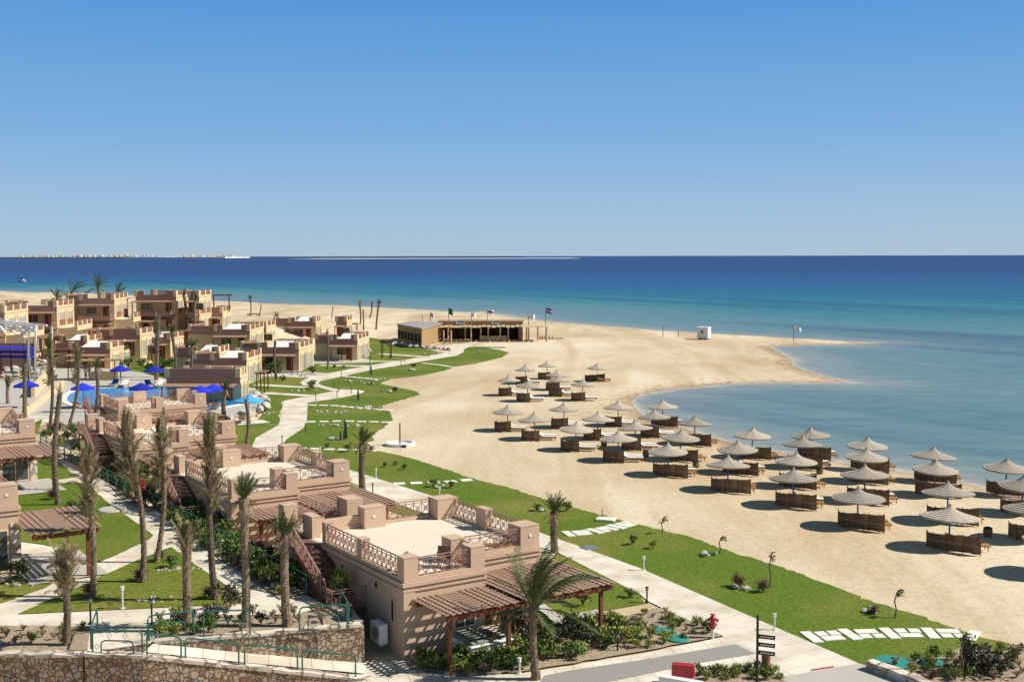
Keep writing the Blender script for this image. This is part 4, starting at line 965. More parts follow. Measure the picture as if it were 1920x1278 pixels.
# beach shower
r=empty('beach_shower',at(750,834,0)); tag(r,'round white shower basin with a brown post on open sand','beach shower')
mb=MB(); mb.lathe([(0,0.0),(1.35,0.0),(1.4,.26),(1.15,.28),(1.1,.1),(.0,.08)],28); mb.build('basin','white',r)
mb=MB(); mb.box(-.07,.07,-.07,.07,.05,2.0); mb.build('post','bar_wood',r)
mb=MB(); mb.tube([(0,-.07,1.85),(0,-.25,1.9),(0,-.3,1.8)],.03,8); mb.lathe([(.0,.02),(.09,.0),(.09,-.03),(0,-.03)],12,(0,-.3,1.8)); mb.build('shower_head','grey_metal',r)
mb=MB(); mb.rbox((.5,-1.45,.1),(.35,.2,.2)); mb.build('drain_box','black_metal',r)
# ------------------------------------------------------------ palms
def frond(mb,base,az,el,L,droop,nl,ll,w=.035,rg=rng,wind=None,rw=.035,sag=.3):
    """one feather leaf: rachis + leaflets"""
    pts=[];d=Vector((math.cos(az)*math.cos(el),math.sin(az)*math.cos(el),math.sin(el))); p=Vector(base); n=10
    for k in range(n+1):
        pts.append(p.copy()); p=p+d*(L/n); d=(d+Vector((0,0,-droop/n))+(wind*(1/n) if wind else Vector())).normalized()
    for k in range(n): mb.bar(pts[k],pts[k+1],rw*(1-k/n*.7))
    for k in range(nl):
        t=.16+.84*k/nl; i=min(int(t*n),n-1); a=pts[i].lerp(pts[i+1],t*n-i); ax=(pts[i+1]-pts[i]).normalized()
        sd=ax.cross(Vector((0,0,1))); 
        if sd.length<.05: sd=Vector((math.sin(az),-math.cos(az),0))
        sd.normalize(); l=ll*(1-abs(t-.45)*.9)*rg.uniform(.8,1.15)
        for s in (-1,1):
            dr=(sd*s*.75+ax*.75+Vector((0,0,.15 if rg.random()<.6 else -.2))).normalized()
            if wind: dr=(dr+wind*.5).normalized()
            tip=a+dr*l+Vector((0,0,-sag*l)); mid=a+dr*l*.5; wv=ax*w
            mb.add([a-wv*.5,a+wv*.5,mid+wv,tip,mid-wv*.2],[(0,1,2,3,4)])
def trunk_mesh(h,r0,r1,lean,rg,rough=.02,n=10,stubs=True,bulge=0):
    mb=MB(); m_=max(8,int(h/.22)); bend=rg.uniform(-.05,.05)*h; vs=[];fs=[]
    C=[]
    for k in range(m_+1):
        t=k/m_; z=h*t; c=Vector((lean.x*t+bend*math.sin(t*PI),lean.y*t+bend*.5*math.sin(t*PI*1.3),z)); r=r0+(r1-r0)*t+.35*r0*math.exp(-t*h/.35)+bulge*math.exp(-((t-.97)/.12)**2)
        C.append((c,r)); tw=k*.6
        for q in range(n):
            a=2*PI*q/n+tw*0; rr=r*(1+rg.uniform(-rough,rough)*4+ (.10 if (k+q)%2 else -.06)); vs.append((c.x+rr*math.cos(a),c.y+rr*math.sin(a),z if k else -.2))
    for k in range(m_):
        for q in range(n):
            a=k*n+q;b=k*n+(q+1)%n; fs.append((a,b,b+n,a+n))
    fs.append(tuple(range(m_*n,m_*n+n))); mb.add(vs,fs)
    if stubs:
        for k in range(int(h*26)):
            t=rg.random()**.8; i=min(int(t*m_),m_-1); c,r=C[i]; a=rg.uniform(0,2*PI); d=Vector((math.cos(a),math.sin(a),0)); s=Vector((-d.y,d.x,0))*rg.uniform(.02,.035)*(r/.2)
            p=c+d*r*.92; l=rg.uniform(.07,.16); tip=p+d*rg.uniform(.04,.10)*(1+t)+Vector((0,0,l))
            mb.add([p-s,p+s,tip+s*.5,tip-s*.5],[(0,1,2,3)])
    return mb,C[-1]
pn=[0]
def palm(bx,by,tx,ty,kind,label,garden=False,r=.2,zb=0.0,lod=1,pale=False,group=None,crown_s=1.0):
    pn[0]+=1; rg=random.Random(pn[0]*13+1)
    b=atg(bx,by,.04) if garden else at(bx,by,zb)
    h=(CP+ray(tx,ty)*(b.y/ray(tx,ty).y)).z-b.z; top=atd(tx,ty,b.y); lean=Vector((top.x-b.x,rg.uniform(-.03,.03)*h,0))
    r*=.80
    o=empty('palm_tree',b); tag(o,label,'palm tree',group)
    tm='palm_trunk_pale' if pale else 'palm_trunk'
    hh=h
    if kind in('tied','shaggy'): hh=h*.80 if h>4 else h*.72
    elif kind=='tuft': hh=h-1.0*crown_s
    elif kind=='fan': hh=max(.4,h)
    ln=lean*(hh/h)
    tr,(c,rt)=trunk_mesh(hh,r*1.0,r*.92,ln,rg,n=10 if lod else 7,stubs=lod>0,bulge=.05 if kind!='bare' else 0)
    tr.build('trunk',tm,o)
    base=Vector((ln.x,ln.y,hh))
    up=(lean-ln)+Vector((0,0,h-hh))
    if kind in('tied','shaggy'):          # fronds bound upright round the heart
        g=MB(); dd=MB(); Lf=h-hh; n=28 if lod else 9
        for k in range(n):
            a=rg.uniform(0,2*PI); gg=dd if rg.random()<(.5 if kind=='shaggy' else .3) else g
            start=base+Vector((math.cos(a)*r*.5,math.sin(a)*r*.5,rg.uniform(-.7,.1)))
            frond(gg,start,a,R(rg.uniform(81,89)),Lf*rg.uniform(.65,1.1),.12,20 if lod else 9,.32*crown_s,.035 if lod else .06,rg,rw=.06 if lod else .09)
        for k in range(int((75 if kind=='shaggy' else 22)*(1 if lod else .3))):   # dead leaves still hugging the trunk
            a=rg.uniform(0,2*PI); zz=rg.uniform(-hh*(.42 if kind=='shaggy' else .15),.2); fr=1+zz/hh
            s=Vector((ln.x*fr+math.cos(a)*r*.9,ln.y*fr+math.sin(a)*r*.9,hh+zz))
            frond(dd if rg.random()<.8 else g,s,a,R(rg.uniform(55,84)),rg.uniform(.5,1.2),rg.uniform(.2,.9) if rg.random()<.7 else 2.2,11,.25,.03,rg,rw=.035,sag=.5)
        dd.build('dead_frond_skirt','frond_dead',o)
        g.build('crown','frond_olive' if kind=='shaggy' else 'frond_green',o)
    elif kind=='bare':
        dd=MB()
        for k in range(6): frond(dd,base+Vector((0,0,-.2)),rg.uniform(0,6.3),R(rg.uniform(62,86)),rg.uniform(.4,.9),.4,8,.16,.03,rg,rw=.05)
        dd.build('dead_frond','frond_dead',o)
    elif kind in('tuft','fan'):
        g=MB(); S=crown_s; n=int((18 if kind=='tuft' else 30)*(1 if lod else .7)); wind=Vector((.75,.1,.05)) if kind=='fan' else Vector((.3,.1,0))
        for k in range(n):
            a=rg.uniform(0,2*PI); el=rg.uniform(52,88) if kind=='tuft' else (rg.uniform(48,88) if k>4 else rg.uniform(-10,35))
            frond(g,base+Vector((math.cos(a)*.08,math.sin(a)*.08,-.05)),a,R(el),(1.1 if kind=='tuft' else 2.9)*S*rg.uniform(.7,1.1),.7 if kind=='tuft' else 1.0,(22 if lod else 10) if kind=='tuft' else 44 if lod else 14,(.26 if kind=='tuft' else .5)*S,.026 if lod else .07,rg,wind=wind*(.6 if kind=='tuft' else .7),rw=.035 if lod else .06)
        g.build('crown','frond_green',o)
        dd=MB()
        for k in range(8 if lod else 4):
            a=rg.uniform(0,2*PI); frond(dd,base+Vector((0,0,-.15)),a,R(rg.uniform(-20,30)),.8*S,2,10,.25,.03,rg,rw=.03)
        dd.build('dead_frond','frond_dead',o)
    return o
PT=[ # bx,by,tx,ty,kind,label,garden,r,pale
 (124,1208,121,1022,'shaggy','thin bare palm in the sandy bed at bottom left with flared foot',1,.17,0),
 (175,1117,158,826,'shaggy','tall shaggy palm with pale hanging fronds, beside the lawn path',1,.17,1),
 (268,1090,233,762,'shaggy','tall leaning palm on the triangular lawn with a green leaf at its tip',1,.165,0),
 (293,1053,304,768,'shaggy','palm with a thick bushy dead head at the fork of the paths',1,.155,1),
 (352,1180,352,975,'tied','stout short palm with bound fronds rising behind the green handrail',1,.21,1),
 (403,1122,392,772,'shaggy','tall dark topped palm at the right edge of the triangular lawn, before the second villa',1,.18,0),
 (461,1174,456,888,'tuft','palm with a spiky green tuft between the second and the nearest villa',1,.21,1),
 (539,1173,532,958,'tuft','palm with a small green tuft standing before the stairs of the nearest villa',1,.215,1),
 (109,945,111,735,'bare','dark slender ringed palm with a forked withered top behind the left pergola',1,.20,0),
 (92,812,97,625,'shaggy','slim palm with a shaggy head in front of the white pergola posts',1,.18,0),
 (46,782,47,676,'tied','palm with a green bound head next to the single left blue parasol',1,.24,0),
 (15,756,15,702,'tied','short palm against the villa wall at the far left edge',1,.2,1),
 (131,792,150,640,'shaggy','palm leaning right beside the pool bar, propped at its foot',1,.17,0),
]
for q in PT: palm(*q[:6],garden=bool(q[6]),r=q[7],pale=bool(q[8]))
PF=[
 (180,772,183,668,'tuft','palm with a green tuft at the left end of the pool',.22,.6),
 (208,640,205,556,'tied','green bound palm between the second and third two storey villas',.24,2.5),
 (223,612,224,580,'tuft','small dark palm before the curtained upper windows of the back row',.15,3.6),
 (279,612,275,570,'tuft','small slim palm before the porch of the tallest villa',.15,3.6),
 (293,720,296,585,'shaggy','thick trunked palm in front of the green patch behind the pool',.33,0),
 (330,715,320,606,'tuft','palm with a round green head right of the thick trunked one by the pool',.25,0),
 (345,618,345,537,'tied','palm in front of the tallest villa reaching above its roof',.3,4.3),
 (366,620,366,548,'tied','left trunk of the twin palms before the narrow tall villa block',.26,4.3),
 (372,616,371,550,'tied','right trunk of the twin palms before the narrow tall villa block',.26,4.3),
 (361,726,360,632,'tuft','slender palm standing at the rim of the pool between the blue parasols',.2,0),
 (467,605,470,552,'tuft','palm with a small green head at the right of the roof pergola',.2,0),
 (486,604,490,572,'bare','curved withered palm on the sand right of the roof pergola villa',.2,0),
 (517,630,519,584,'tuft','palm with a wind blown green head above the middle villa roofs',.22,0),
 (623,617,624,577,'bare','bare pole trunk standing above the back row roofs',.14,0),
 (674,617,675,561,'tied','leftmost of the four tall palms standing on the sand left of the bar',.25,0),
 (681,625,681,582,'bare','headless trunk among the four palms left of the bar',.22,0),
 (692,600,699,562,'tied','leaning palm among the four standing left of the bar',.25,0),
 (705,620,711,560,'tuft','rightmost of the four tall palms left of the bar, drooping green head',.26,0),
 (614,692,613,622,'bare','dark headless trunk in front of the rightmost villa',.2,0),
 (519,712,516,640,'bare','bent pale headless trunk beside the villa with the curtained glass doors',.22,0),
 (422,792,422,710,'tuft','palm with green head in front of the pool water near the pale blue parasol',.28,0),
 (461,838,461,748,'bare','dead brown trunk standing before the pale blue parasol',.2,0),
 (680,925,680,800,'tuft','palm with a bushy green head standing by the promenade right of the second villa',.27,0),
 (1040,1035,1039,922,'tuft','short palm with a stubby curled head at the right corner of the nearest villa',.24,0),
]
for bx,by,tx,ty,kind,lab,r_,z_ in PF:
    palm(bx,by,tx,ty,kind,lab,r=r_,zb=z_,lod=1 if by>700 else 0,crown_s=1.25 if by<760 else 1.15)
palm(1005,1272,1002,1138,'fan','full green palm with wind swept fronds before the nearest villa pergola',r=.2,zb=.05,crown_s=1.0)
palm(131,590,134,548,'fan','wide fan shaped palm crown above the two storey villas at left',r=.3,zb=3.5,lod=0,crown_s=1.6)
palm(186,590,184,540,'fan','wind blown palm crown streaming right above the third two storey villa',r=.3,zb=3.5,lod=0,crown_s=1.35)
palm(222,600,222,552,'fan','low brown green palm crown between the third and the tallest two storey villa',r=.3,zb=3.5,lod=0,crown_s=1.1)
palm(108,600,108,560,'fan','low spreading palm crown at the roof edge left of the wide fan palm',r=.3,zb=3.5,lod=0,crown_s=1.0)
# ------------------------------------------------------------ shrubs and plants
def shrub_proto(name,seed,n,rx,rz,leaf,matn,twig=True,spiky=False,clumps=7):
    rg=random.Random(seed); r=empty(name,(0,0,0)); mb=MB()
    cl=[(Vector((rg.uniform(-1,1)*rx*.6,rg.uniform(-1,1)*rx*.6,rz*rg.uniform(.35,.95))),rg.uniform(.25,.5)*rx) for _ in range(clumps)]
    for _ in range(n):
        c,s=cl[rg.randrange(clumps)]
        p=c+Vector((rg.gauss(0,1),rg.gauss(0,1),rg.gauss(0,.8)))*s*.62
        if p.z<.02: p.z=rg.uniform(.02,.2)
        d=Vector((rg.uniform(-1,1),rg.uniform(-1,1),rg.uniform(-.3,1))).normalized(); e=d.cross(Vector((rg.uniform(-1,1),rg.uniform(-1,1),rg.uniform(-1,1)))).normalized(); l=leaf*rg.uniform(.6,1.3)
        if spiky: mb.add([p-e*l*.08,p+e*l*.08,p+d*l*2.2],[(0,1,2)])
        else: mb.add([p,p+d*l*.5+e*l*.32,p+d*l,p+d*l*.5-e*l*.32],[(0,1,2,3)])
    mb.build('foliage',matn,r)
    if twig:
        t=MB()
        for c,s in cl: t.bar((0,0,0),c,.03); 
        for c,s in cl:
            for q in range(3): t.bar(c*.6,c+Vector((rg.uniform(-1,1),rg.uniform(-1,1),rg.uniform(0,1)))*s,.015)
        t.build('stem','palm_trunk',r)
    return r
SH={'green':[shrub_proto('shrub',k,420,.55,.75,.15,'leaf_green') for k in (1,2,3)],
    'lime':[shrub_proto('shrub',k,360,.5,.7,.14,'leaf_lime') for k in (4,5)],
    'dark':[shrub_proto('shrub',k,300,.5,.7,.12,'leaf_dark') for k in (6,7)],
    'red':[shrub_proto('dry_shrub',k,240,.35,.6,.22,'leaf_red',spiky=True) for k in (8,)],
    'grey':[shrub_proto('shrub',k,420,.5,.35,.11,'leaf_grey') for k in (9,)],
    'dead':[shrub_proto('dry_shrub',k,120,.35,.7,.14,'frond_dead') for k in (10,)]}
hidden=[]
def shrub(p,kind,s,label,group,rg,sz=None):
    o=get(SH[kind][rg.randrange(len(SH[kind]))]); o.location=p; o.rotation_euler.z=rg.uniform(0,6); s*=rg.uniform(.75,1.25); o.scale=(s,s,(sz or s)*rg.uniform(.8,1.2)); tag(o,label,'shrub',group); return o
def inpoly(x,y,P):
    c=False
    for k in range(len(P)):
        a=P[k];b=P[(k+1)%len(P)]
        if (a[1]>y)!=(b[1]>y) and x<(b[0]-a[0])*(y-a[1])/(b[1]-a[1])+a[0]: c=not c
    return c
def scatter(poly,n,kinds,s,label,garden,seed,zb=.05,mind=.5):
    rg=random.Random(seed); xs=[p[0] for p in poly]; ys=[p[1] for p in poly]; got=[]; tries=0
    P=[(atg(*q) if garden else at(*q)) for q in poly]; P2=[(q.x,q.y) for q in P]
    x0,x1=min(q[0] for q in P2),max(q[0] for q in P2); y0,y1=min(q[1] for q in P2),max(q[1] for q in P2)
    while len(got)<n and tries<6000:
        tries+=1; x=rg.uniform(x0,x1); y=rg.uniform(y0,y1)
        if not inpoly(x,y,P2) or any((x-a)**2+(y-b)**2<mind**2 for a,b in got): continue
        got.append((x,y)); k=rg.choice(kinds); z=gz(x,y)+.05 if garden else zb
        cn={'green':'leafy green','lime':'yellow green','dark':'dark leaved','red':'reddish dry','grey':'silver grey low','dead':'dry pale'}[k]
        shrub(Vector((x,y,z)),k,s,cn+' shrub '+label,'shrubs '+label,rg)
scatter([(320,975),(352,955),(440,1010),(500,1050),(590,1095),(560,1118),(530,1118),(467,1078),(400,1036),(350,1000)],44,['green','green','green','lime','dark'],1.0,'in the long bed between the garden path and the green fence',True,1,mind=.55)
scatter([(350,1000),(401,1037),(467,1080),(525,1120),(540,1112),(470,1065),(405,1025),(360,985)],16,['grey','lime','grey'],.7,'along the path edge of the long bed',True,2,mind=.6)
scatter([(210,907),(240,938),(277,955),(310,950),(290,915),(250,885)],20,['green','dark','lime','green'],.95,'in the bed by the red hose box',True,3,mind=.6)
scatter([(80,820),(115,845),(150,855),(185,890),(215,885),(180,835),(130,800)],24,['green','dark','dead','lime','green'],1.1,'in the bed left of the third villa stairs',True,4,mind=.8)
scatter([(290,1165),(390,1152),(560,1152),(600,1140),(660,1150),(660,1168),(470,1184),(300,1196)],30,['green','dead','dead','dark','lime','dead'],.62,'in the palm bed above the retaining wall',True,5,mind=.5)
scatter([(0,1176),(160,1178),(158,1215),(0,1215)],14,['dead','lime','dead'],.5,'in the sandy bed at bottom left',True,6,mind=.6)
scatter([(770,1246),(800,1262),(865,1266),(974,1258),(1020,1240),(1000,1225),(900,1235),(790,1240)],30,['green','lime','green','lime','green'],.72,'in the hedge at the foot of the nearest pergola',False,7,mind=.35)
scatter([(985,1210),(1000,1195),(1080,1188),(1160,1172),(1180,1195),(1150,1222),(1020,1245)],28,['green','lime','green','dark','lime'],.85,'in the bed right of the full green palm',False,8,mind=.42)
scatter([(1160,1170),(1240,1143),(1330,1183),(1345,1190),(1200,1220),(1170,1222)],32,['lime','grey','green','dead','lime'],.5,'in the low bed before the front walkway',False,9,mind=.42)
scatter([(1650,1252),(1700,1245),(1800,1222),(1915,1226),(1919,1278),(1760,1278)],40,['dead','dead','dead','lime','green','red'],.5,'in the sandy bed at bottom right',False,10,mind=.5)
scatter([(1310,1266),(1400,1256),(1440,1262),(1470,1278),(1320,1278)],16,['lime','green','lime'],.5,'at the foot of the dark signpost',False,11,mind=.35)
rgx=random.Random(99)
def one(px,py,kind,s,label,garden=False,sz=None):
    p=atg(px,py,.04) if garden else at(px,py,.04); return shrub(p,kind,s,label,None,rgx,sz)
one(1850,1262,'dark',1.9,'large dark round shrub at bottom right','',1.5); one(1608+200,1262,'dark',1.0,'upright dark bush left of the large round shrub','',2.0); one(1900,1240,'dead',1.2,'dry tangled shrub at the right edge of the bottom bed')
for px,py,s in [(1384,1100,.7),(1431,1108,.7)]: one(px,py,'red',s*1.0,'dry reddish grass tuft beside the white rocks on the lawn, '+('left of them' if px<1400 else 'right of them'))
one(1640,1150,'red',.5,'small reddish tuft touching the lower white rock on the lawn')
one(1005,957,'green',.6,'small green tuft left of the short palm head on the lawn'); one(1062,958,'lime',.8,'pale feathery shrub right of the short palm by the nearest villa')
one(812,912,'lime',.6,'low olive tuft left of the rock by the stepping stones'); one(845,914,'green',.6,'low green tuft right of the rock by the stepping stones')
one(653,847,'lime',.9,'round yellow green tuft on the stepping stone row above the second villa'); one(615,840,'green',.6,'wispy green plant on the lawn above the second villa')
one(697,845,'red',.6,'small dark reddish plant at the sand edge near the shower')
one(722,875,'green',.55,'leftmost star shaped plant on the lawn right of the second villa'); one(742,872,'lime',.5,'middle star shaped plant on the lawn right of the second villa'); one(757,880,'green',.5,'rightmost star shaped plant on the lawn right of the second villa')
one(1185,1020,'green',.5,'small pale green plant on the lawn above the promenade lamp'); one(1225,1028,'lime',.5,'small flowering plant on the lawn left of the sapling')
one(774,689,'dark',1.0,'dark ball shaped shrub on the far lawn'); one(742,736,'dark',.8,'dark round shrub at the tip of the winding lawn'); one(696,722,'dark',.6,'small dark shrub beside the grey rocks on the lawn')
one(626,691,'dark',.9,'round dark shrub before the rightmost villa, left of two'); one(643,690,'dark',.7,'round dark shrub before the rightmost villa, right of two'); one(733,671,'dark',.8,'lone dark shrub on the lawn strip by the stone bank')
one(530,714,'dark',.9,'dark shrub on the lawn inside the left path bend'); one(586,730,'green',1.0,'green shrub on the flower bed inside the path bend')
one(585,700,'green',1.4,'green shrub in front of the villa with curtained doors'); one(505,695,'green',2.0,'dense green bush left of the villa with curtained doors'); one(515,700,'green',1.8,'second dense bush beside the villa with curtained doors')
one(99,935,'red',1.0,'reddish dry groundcover bush on the left lawn',True); one(140,965,'green',1.1,'tall leafy green shrub on the left lawn by the pergola',True); one(32,1082,'green',.8,'lily clump in white pebbles on the left lawn',True); one(320,1062,'green',.6,'small agave in white pebbles near the path fork',True)
one(262,1086,'red',.8,'dark dry tuft at the foot of the leaning lawn palm',True); one(168,1114,'red',.8,'dark dry tuft at the foot of the second lawn palm',True); one(394,1118,'red',.9,'dark dry tuft at the foot of the palm before the second villa',True); one(298,1050,'red',.6,'dark dry tuft at the foot of the bushy headed palm',True)
one(640,1122,'lime',.9,'upright yellow green cypress like shrub above the stone wall corner',True,1.5); one(430,1140,'dark',1.2,'dark bare twigged shrub beside the stout palm',True)
one(1093,1133,'dark',.8,'low black bush on the small lawn right of the nearest villa'); one(1183,1118,'green',.6,'small sapling on the small lawn beside the promenade')
for px,py,s in [(290,700,1.5),(312,712,1.8),(345,722,1.6),(310,690,1.6)]: one(px,py,'green' if px!=312 else 'red',s,{290:'green bush at the foot of the thick trunked pool palm',312:'red flowering bush behind the pool',345:'green bush at the pool rim behind the loungers',310:'green bush on the patch behind the pool'}[px])
for px,py,s in [(66,735,1.6),(78,728,1.6),(90,722,1.5)]: one(px,py,'green',s,{66:'leftmost bright green bush between the two ramp walls',78:'middle bright green bush between the two ramp walls',90:'rightmost bright green bush between the two ramp walls'}[px])
for k,(px,py) in enumerate([(240,690),(252,684),(268,690),(283,694),(300,683),(318,690),(338,684),(226,684)]): one(px,py,'green',1.3,'green bush on the patio strip behind the pool, '+NUM[k]+' of the strip')
# thin cacti and saplings
def cactus(px,py,h,n,label,garden=False):
    r=empty('cactus',at(px,py,.03)); tag(r,label,'cactus'); rg=random.Random(px)
    for k in range(n):
        mb=MB(); x=rg.uniform(-.35,.35); y=rg.uniform(-.2,.2); hh=h*rg.uniform(.6,1); mb.tube([(x,y,0),(x*1.1,y,hh*.5),(x*1.2,y,hh)],[.09,.10,.05],8); mb.build('stem','leaf_dark',r)
cactus(650,822,1.9,2,'tall thin columnar cactus on the middle lawn'); cactus(641,824,1.3,2,'short columnar cactus left of the tall one on the lawn'); cactus(675,750,1.4,2,'lone slim cactus on the upper lawn bay'); cactus(694,703,1.5,1,'slim dark cactus by the winding path')
def sapling(px,py,h,label,kind=0):
    r=empty('sapling',at(px,py,.03)); tag(r,label,'sapling'); rg=random.Random(px)
    mb=MB(); mb.tube([(0,0,0),(.06,0,h*.3),(-.03,.02,h*.6),(.08,0,h)],[.045,.03,.035,.02],7); mb.build('trunk','palm_trunk',r)
    g=MB()
    for k in range(16): frond(g,(.08,0,h*rg.uniform(.75,1)),rg.uniform(-1.2,1.2) if kind==0 else rg.uniform(0,6.3),R(rg.uniform(20,80)),.4 if kind!=2 else .25,1.5,8,.10,.02,rg,wind=Vector((.8,0,-.2)),rw=.02)
    g.build('crown','leaf_dark' if kind==2 else 'frond_green',r)
sapling(1241,1000,.9,'small sapling at the sand edge of the lawn above the promenade',1); sapling(1349,1037,.95,'wind bent small sapling right of white rocks on the lawn'); sapling(1443,1100,1.75,'tall black withered sapling right of the dry tufts on the lawn',2); sapling(1678,1157,1.25,'bare sapling with hanging twigs near the lower right of the lawn'); sapling(1802,1270,1.7,'dark stemmed sapling in the bottom right bed',1)
# ------------------------------------------------------------ green fence and handrails
def loop(mb,a,b,h,r=.034,ha=None,hb=None):
    """inverted-U handrail; a,b feet"""
    a=Vector(a); b=Vector(b); d=(b-a); L=d.length; d.normalize(); up=Vector((0,0,1)); c=.16; A=a+up*h; B=b+up*h; s=(B-A).normalized()
    mb.tube([a,A-up*c,A-up*c*.3+s*c*.3,A+s*c,B-s*c,B-s*c*.3-up*c*.3,B-up*c,b],r,8)
def diamond(mb,c,d,s=.09,t=.014):
    up=Vector((0,0,1)); P=[c+d*s,c+up*s*1.2,c-d*s,c-up*s*1.2]
    for k in range(4): mb.bar(P[k],P[(k+1)%4],t)
def green_loop(a,b,h,label,inner=None,dia=True,cat='handrail'):
    o=empty('handrail',a); tag(o,label,cat); a=Vector(a); b=Vector(b)-a; z=Vector()
    mb=MB(); loop(mb,z,b,h); mb.build('rail','green_metal',o)
    if inner:
        p=b*inner[0]; q=b*inner[1]; mb=MB(); loop(mb,p,q,h*inner[2],.028); mb.build('inner_rail','green_metal',o)
        if dia:
            d=b.normalized(); t=MB(); up=Vector((0,0,1))
            for f in (.34,.66): c=b*f+up*h*(inner[2]+1)/2*.98; diamond(t,c,d); t.bar(c+up*.1,b*f+up*h,.014); t.bar(c-up*.1,b*f+up*h*inner[2],.014)
            for f in (inner[0]/2,(1+inner[1])/2): c=b*f+up*h*.28; diamond(t,c,d); 
            c=b*.5+up*h*.16; diamond(t,c,d); t.bar(p+up*h*.16,c-d*.09,.014); t.bar(c+d*.09,q+up*h*.16,.014)
            t.build('ornament','grey_metal',o)
    return o
def gp(x,y,o=.05): return atg(x,y,o)
green_loop(at(174,1223,1.74),at(267,1225,1.74),.9,'green double handrail with diamond ornaments on the wall above the landing',(.17,.82,.55))
green_loop(gp(171,1218),gp(183,1182),.9,'green handrail running away from the viewer at the left of the landing',None)
green_loop(gp(278,1200,.1),gp(363,1190,.1),1.0,'green double handrail left of the stout palm, nearest to the ramp top',(0.02,.82,.62),False)
green_loop(gp(382,1191,.16),gp(469,1188,.16),1.0,'green double handrail between the stout palm and the tuft palm',(.18,.82,.6),False)
green_loop(gp(562,1183,.16),gp(651,1177,.16),1.0,'green double handrail at the corner above the stone wall, right of three',(.18,.82,.6),False)
green_loop(gp(654,1172,.1),uv(3.0,-1.55,1.65),.95,'green handrail turning away at the wall corner beside the villa passage',None)
def rp(x,y,z): return at(x,y,z)
for (x0,y0,z0),(x1,y1,z1),lab in [((276,1227,1.72),(340,1234,1.42),'first green ramp handrail, uppermost on the sloping wall'),((348,1235,1.38),(448,1245,1.0),'second green ramp handrail on the sloping wall'),((459,1246,.95),(558,1256,.55),'third green ramp handrail on the sloping wall'),((567,1257,.52),(667,1267,.15),'lowest green ramp handrail at the foot of the sloping wall')]:
    green_loop(rp(x0,y0,z0+.03),rp(x1,y1,z1+.03),.85,lab)
# fence sections along the bed
FS=None
for k in range(29):
    u=6.2+k*2.15
    if k==0:
        FS=empty('fence_panel',(0,0,0)); mb=MB(); loop(mb,(0,0,0),(0,1.95,0),.95,.03); mb.build('rail','green_metal',FS)
        mb=MB(); mb.bar((0,0,.3),(0,1.95,.3),.025); 
        for f in (.35,.97,1.6): diamond(mb,Vector((0,f,.62)),Vector((0,1,0)),.1,.018)
        mb.bar((0,.98,.3),(0,.98,.5),.018); mb.build('ornament','green_metal',FS); o=FS
    else: o=copy_tree(FS)
    p=uv(u,-1.72); o.location=(p.x,p.y,gz(p.x,p.y)+.02); o.rotation_euler.z=AZ
    near_='beside the stairs of the nearest villa' if k<5 else 'between the nearest and the second villa' if k<10 else 'beside the second villa' if k<15 else 'between the second and third villa' if k<19 else 'beside the third villa'if k<24 else 'towards the pool'
    tag(o,'green tubular fence panel at the bed edge '+near_,'fence panel','green fence panels, '+near_)
# ------------------------------------------------------------ lamps, hydrant, sign, box
def bollard(px,py,label,h=.95,garden=False,dark=False):
    h*=.84
    r=empty('bollard_lamp',atg(px,py,.03) if garden else at(px,py,.05)); tag(r,label,'bollard lamp','bollard lamps along the paths')
    mb=MB(); mb.tube([(0,0,0),(0,0,h*.72)],.04,10); mb.lathe([(0,0),(.11,0),(.11,.03),(0,.03)],12); mb.build('pole','black_metal' if dark else 'white_metal',r)
    mb=MB(); mb.lathe([(0.0,h*.72),(.075,h*.72),(.075,h*.72+.15),(.0,h*.72+.15)],14); mb.build('lamp_head','white' if not dark else 'grey_metal',r,smooth=False)
    mb=MB(); mb.lathe([(0,h*.72+.15),(.09,h*.72+.15),(.09,h*.72+.18),(0,h*.72+.2)],14); mb.build('cap','white_metal' if not dark else 'black_metal',r)
for px,py,l,dk in [(1207,1068,'white bollard lamp on the lawn side of the promenade right of the nearest villa',0),(1452,1180,'white bollard lamp beside the promenade above the dark signpost',0),(1213,1128,'dark bollard lamp at the corner of the small lawn',1),(705,896,'white bollard lamp by the promenade right of the second villa',0),(824,932,'white bollard lamp behind the far corner pillar of the nearest roof',0),(699,925,'dark short bollard lamp left of the promenade by the green headed palm',1),(600,854,'white bollard lamp just behind the second villa railing',0),(529,832,'dark bollard lamp on the lawn edge at the wide promenade',1),(573,808,'white bollard lamp at the promenade edge near the middle lawn',1),(592,750,'small bollard lamp at the lower bend of the path, left of three',1),(632,744,'small bollard lamp at the lower bend of the path, middle of three',1),(659,737,'small bollard lamp on the tip of the path bend',1),(635,734,'small bollard lamp on the inner edge of the path bend',1),(626,724,'small bollard lamp on the lawn inside the upper bend',1),(640,706,'small bollard lamp left of the tall lamp by the path',1),(752,684,'small bollard lamp halfway along the far path',1),(758,679,'second small bollard lamp halfway along the far path',1),(804,671,'small bollard lamp near the far end of the path',1),(843,662,'small bollard lamp where the path turns to the bar',1)]:
    bollard(px,py,l,dark=bool(dk))
bollard(230,1140,'grey lamp post on a square base at the bottom of the triangular lawn',1.35,True); bollard(418,1040,'white headed bollard lamp in the long bed beside the fence',1.0,True); bollard(109,1075,'dark bollard lamp by the left patio',.8,True,True); bollard(170,1168,'tall dark lamp post beside the landing handrail',1.5,True,True); bollard(285,1170,'thin dark lamp post behind the double handrail',1.5,True,True)
bollard(974,1262,'grey bollard lamp in front of the hedge by the green palm',.8); bollard(1158,1220,'dark bollard lamp in the bed right of the green palm',1.0,False,True)
r=empty('street_lamp',at(694,700,.03)); tag(r,'tall lamp post with green base beside the far path','street lamp')
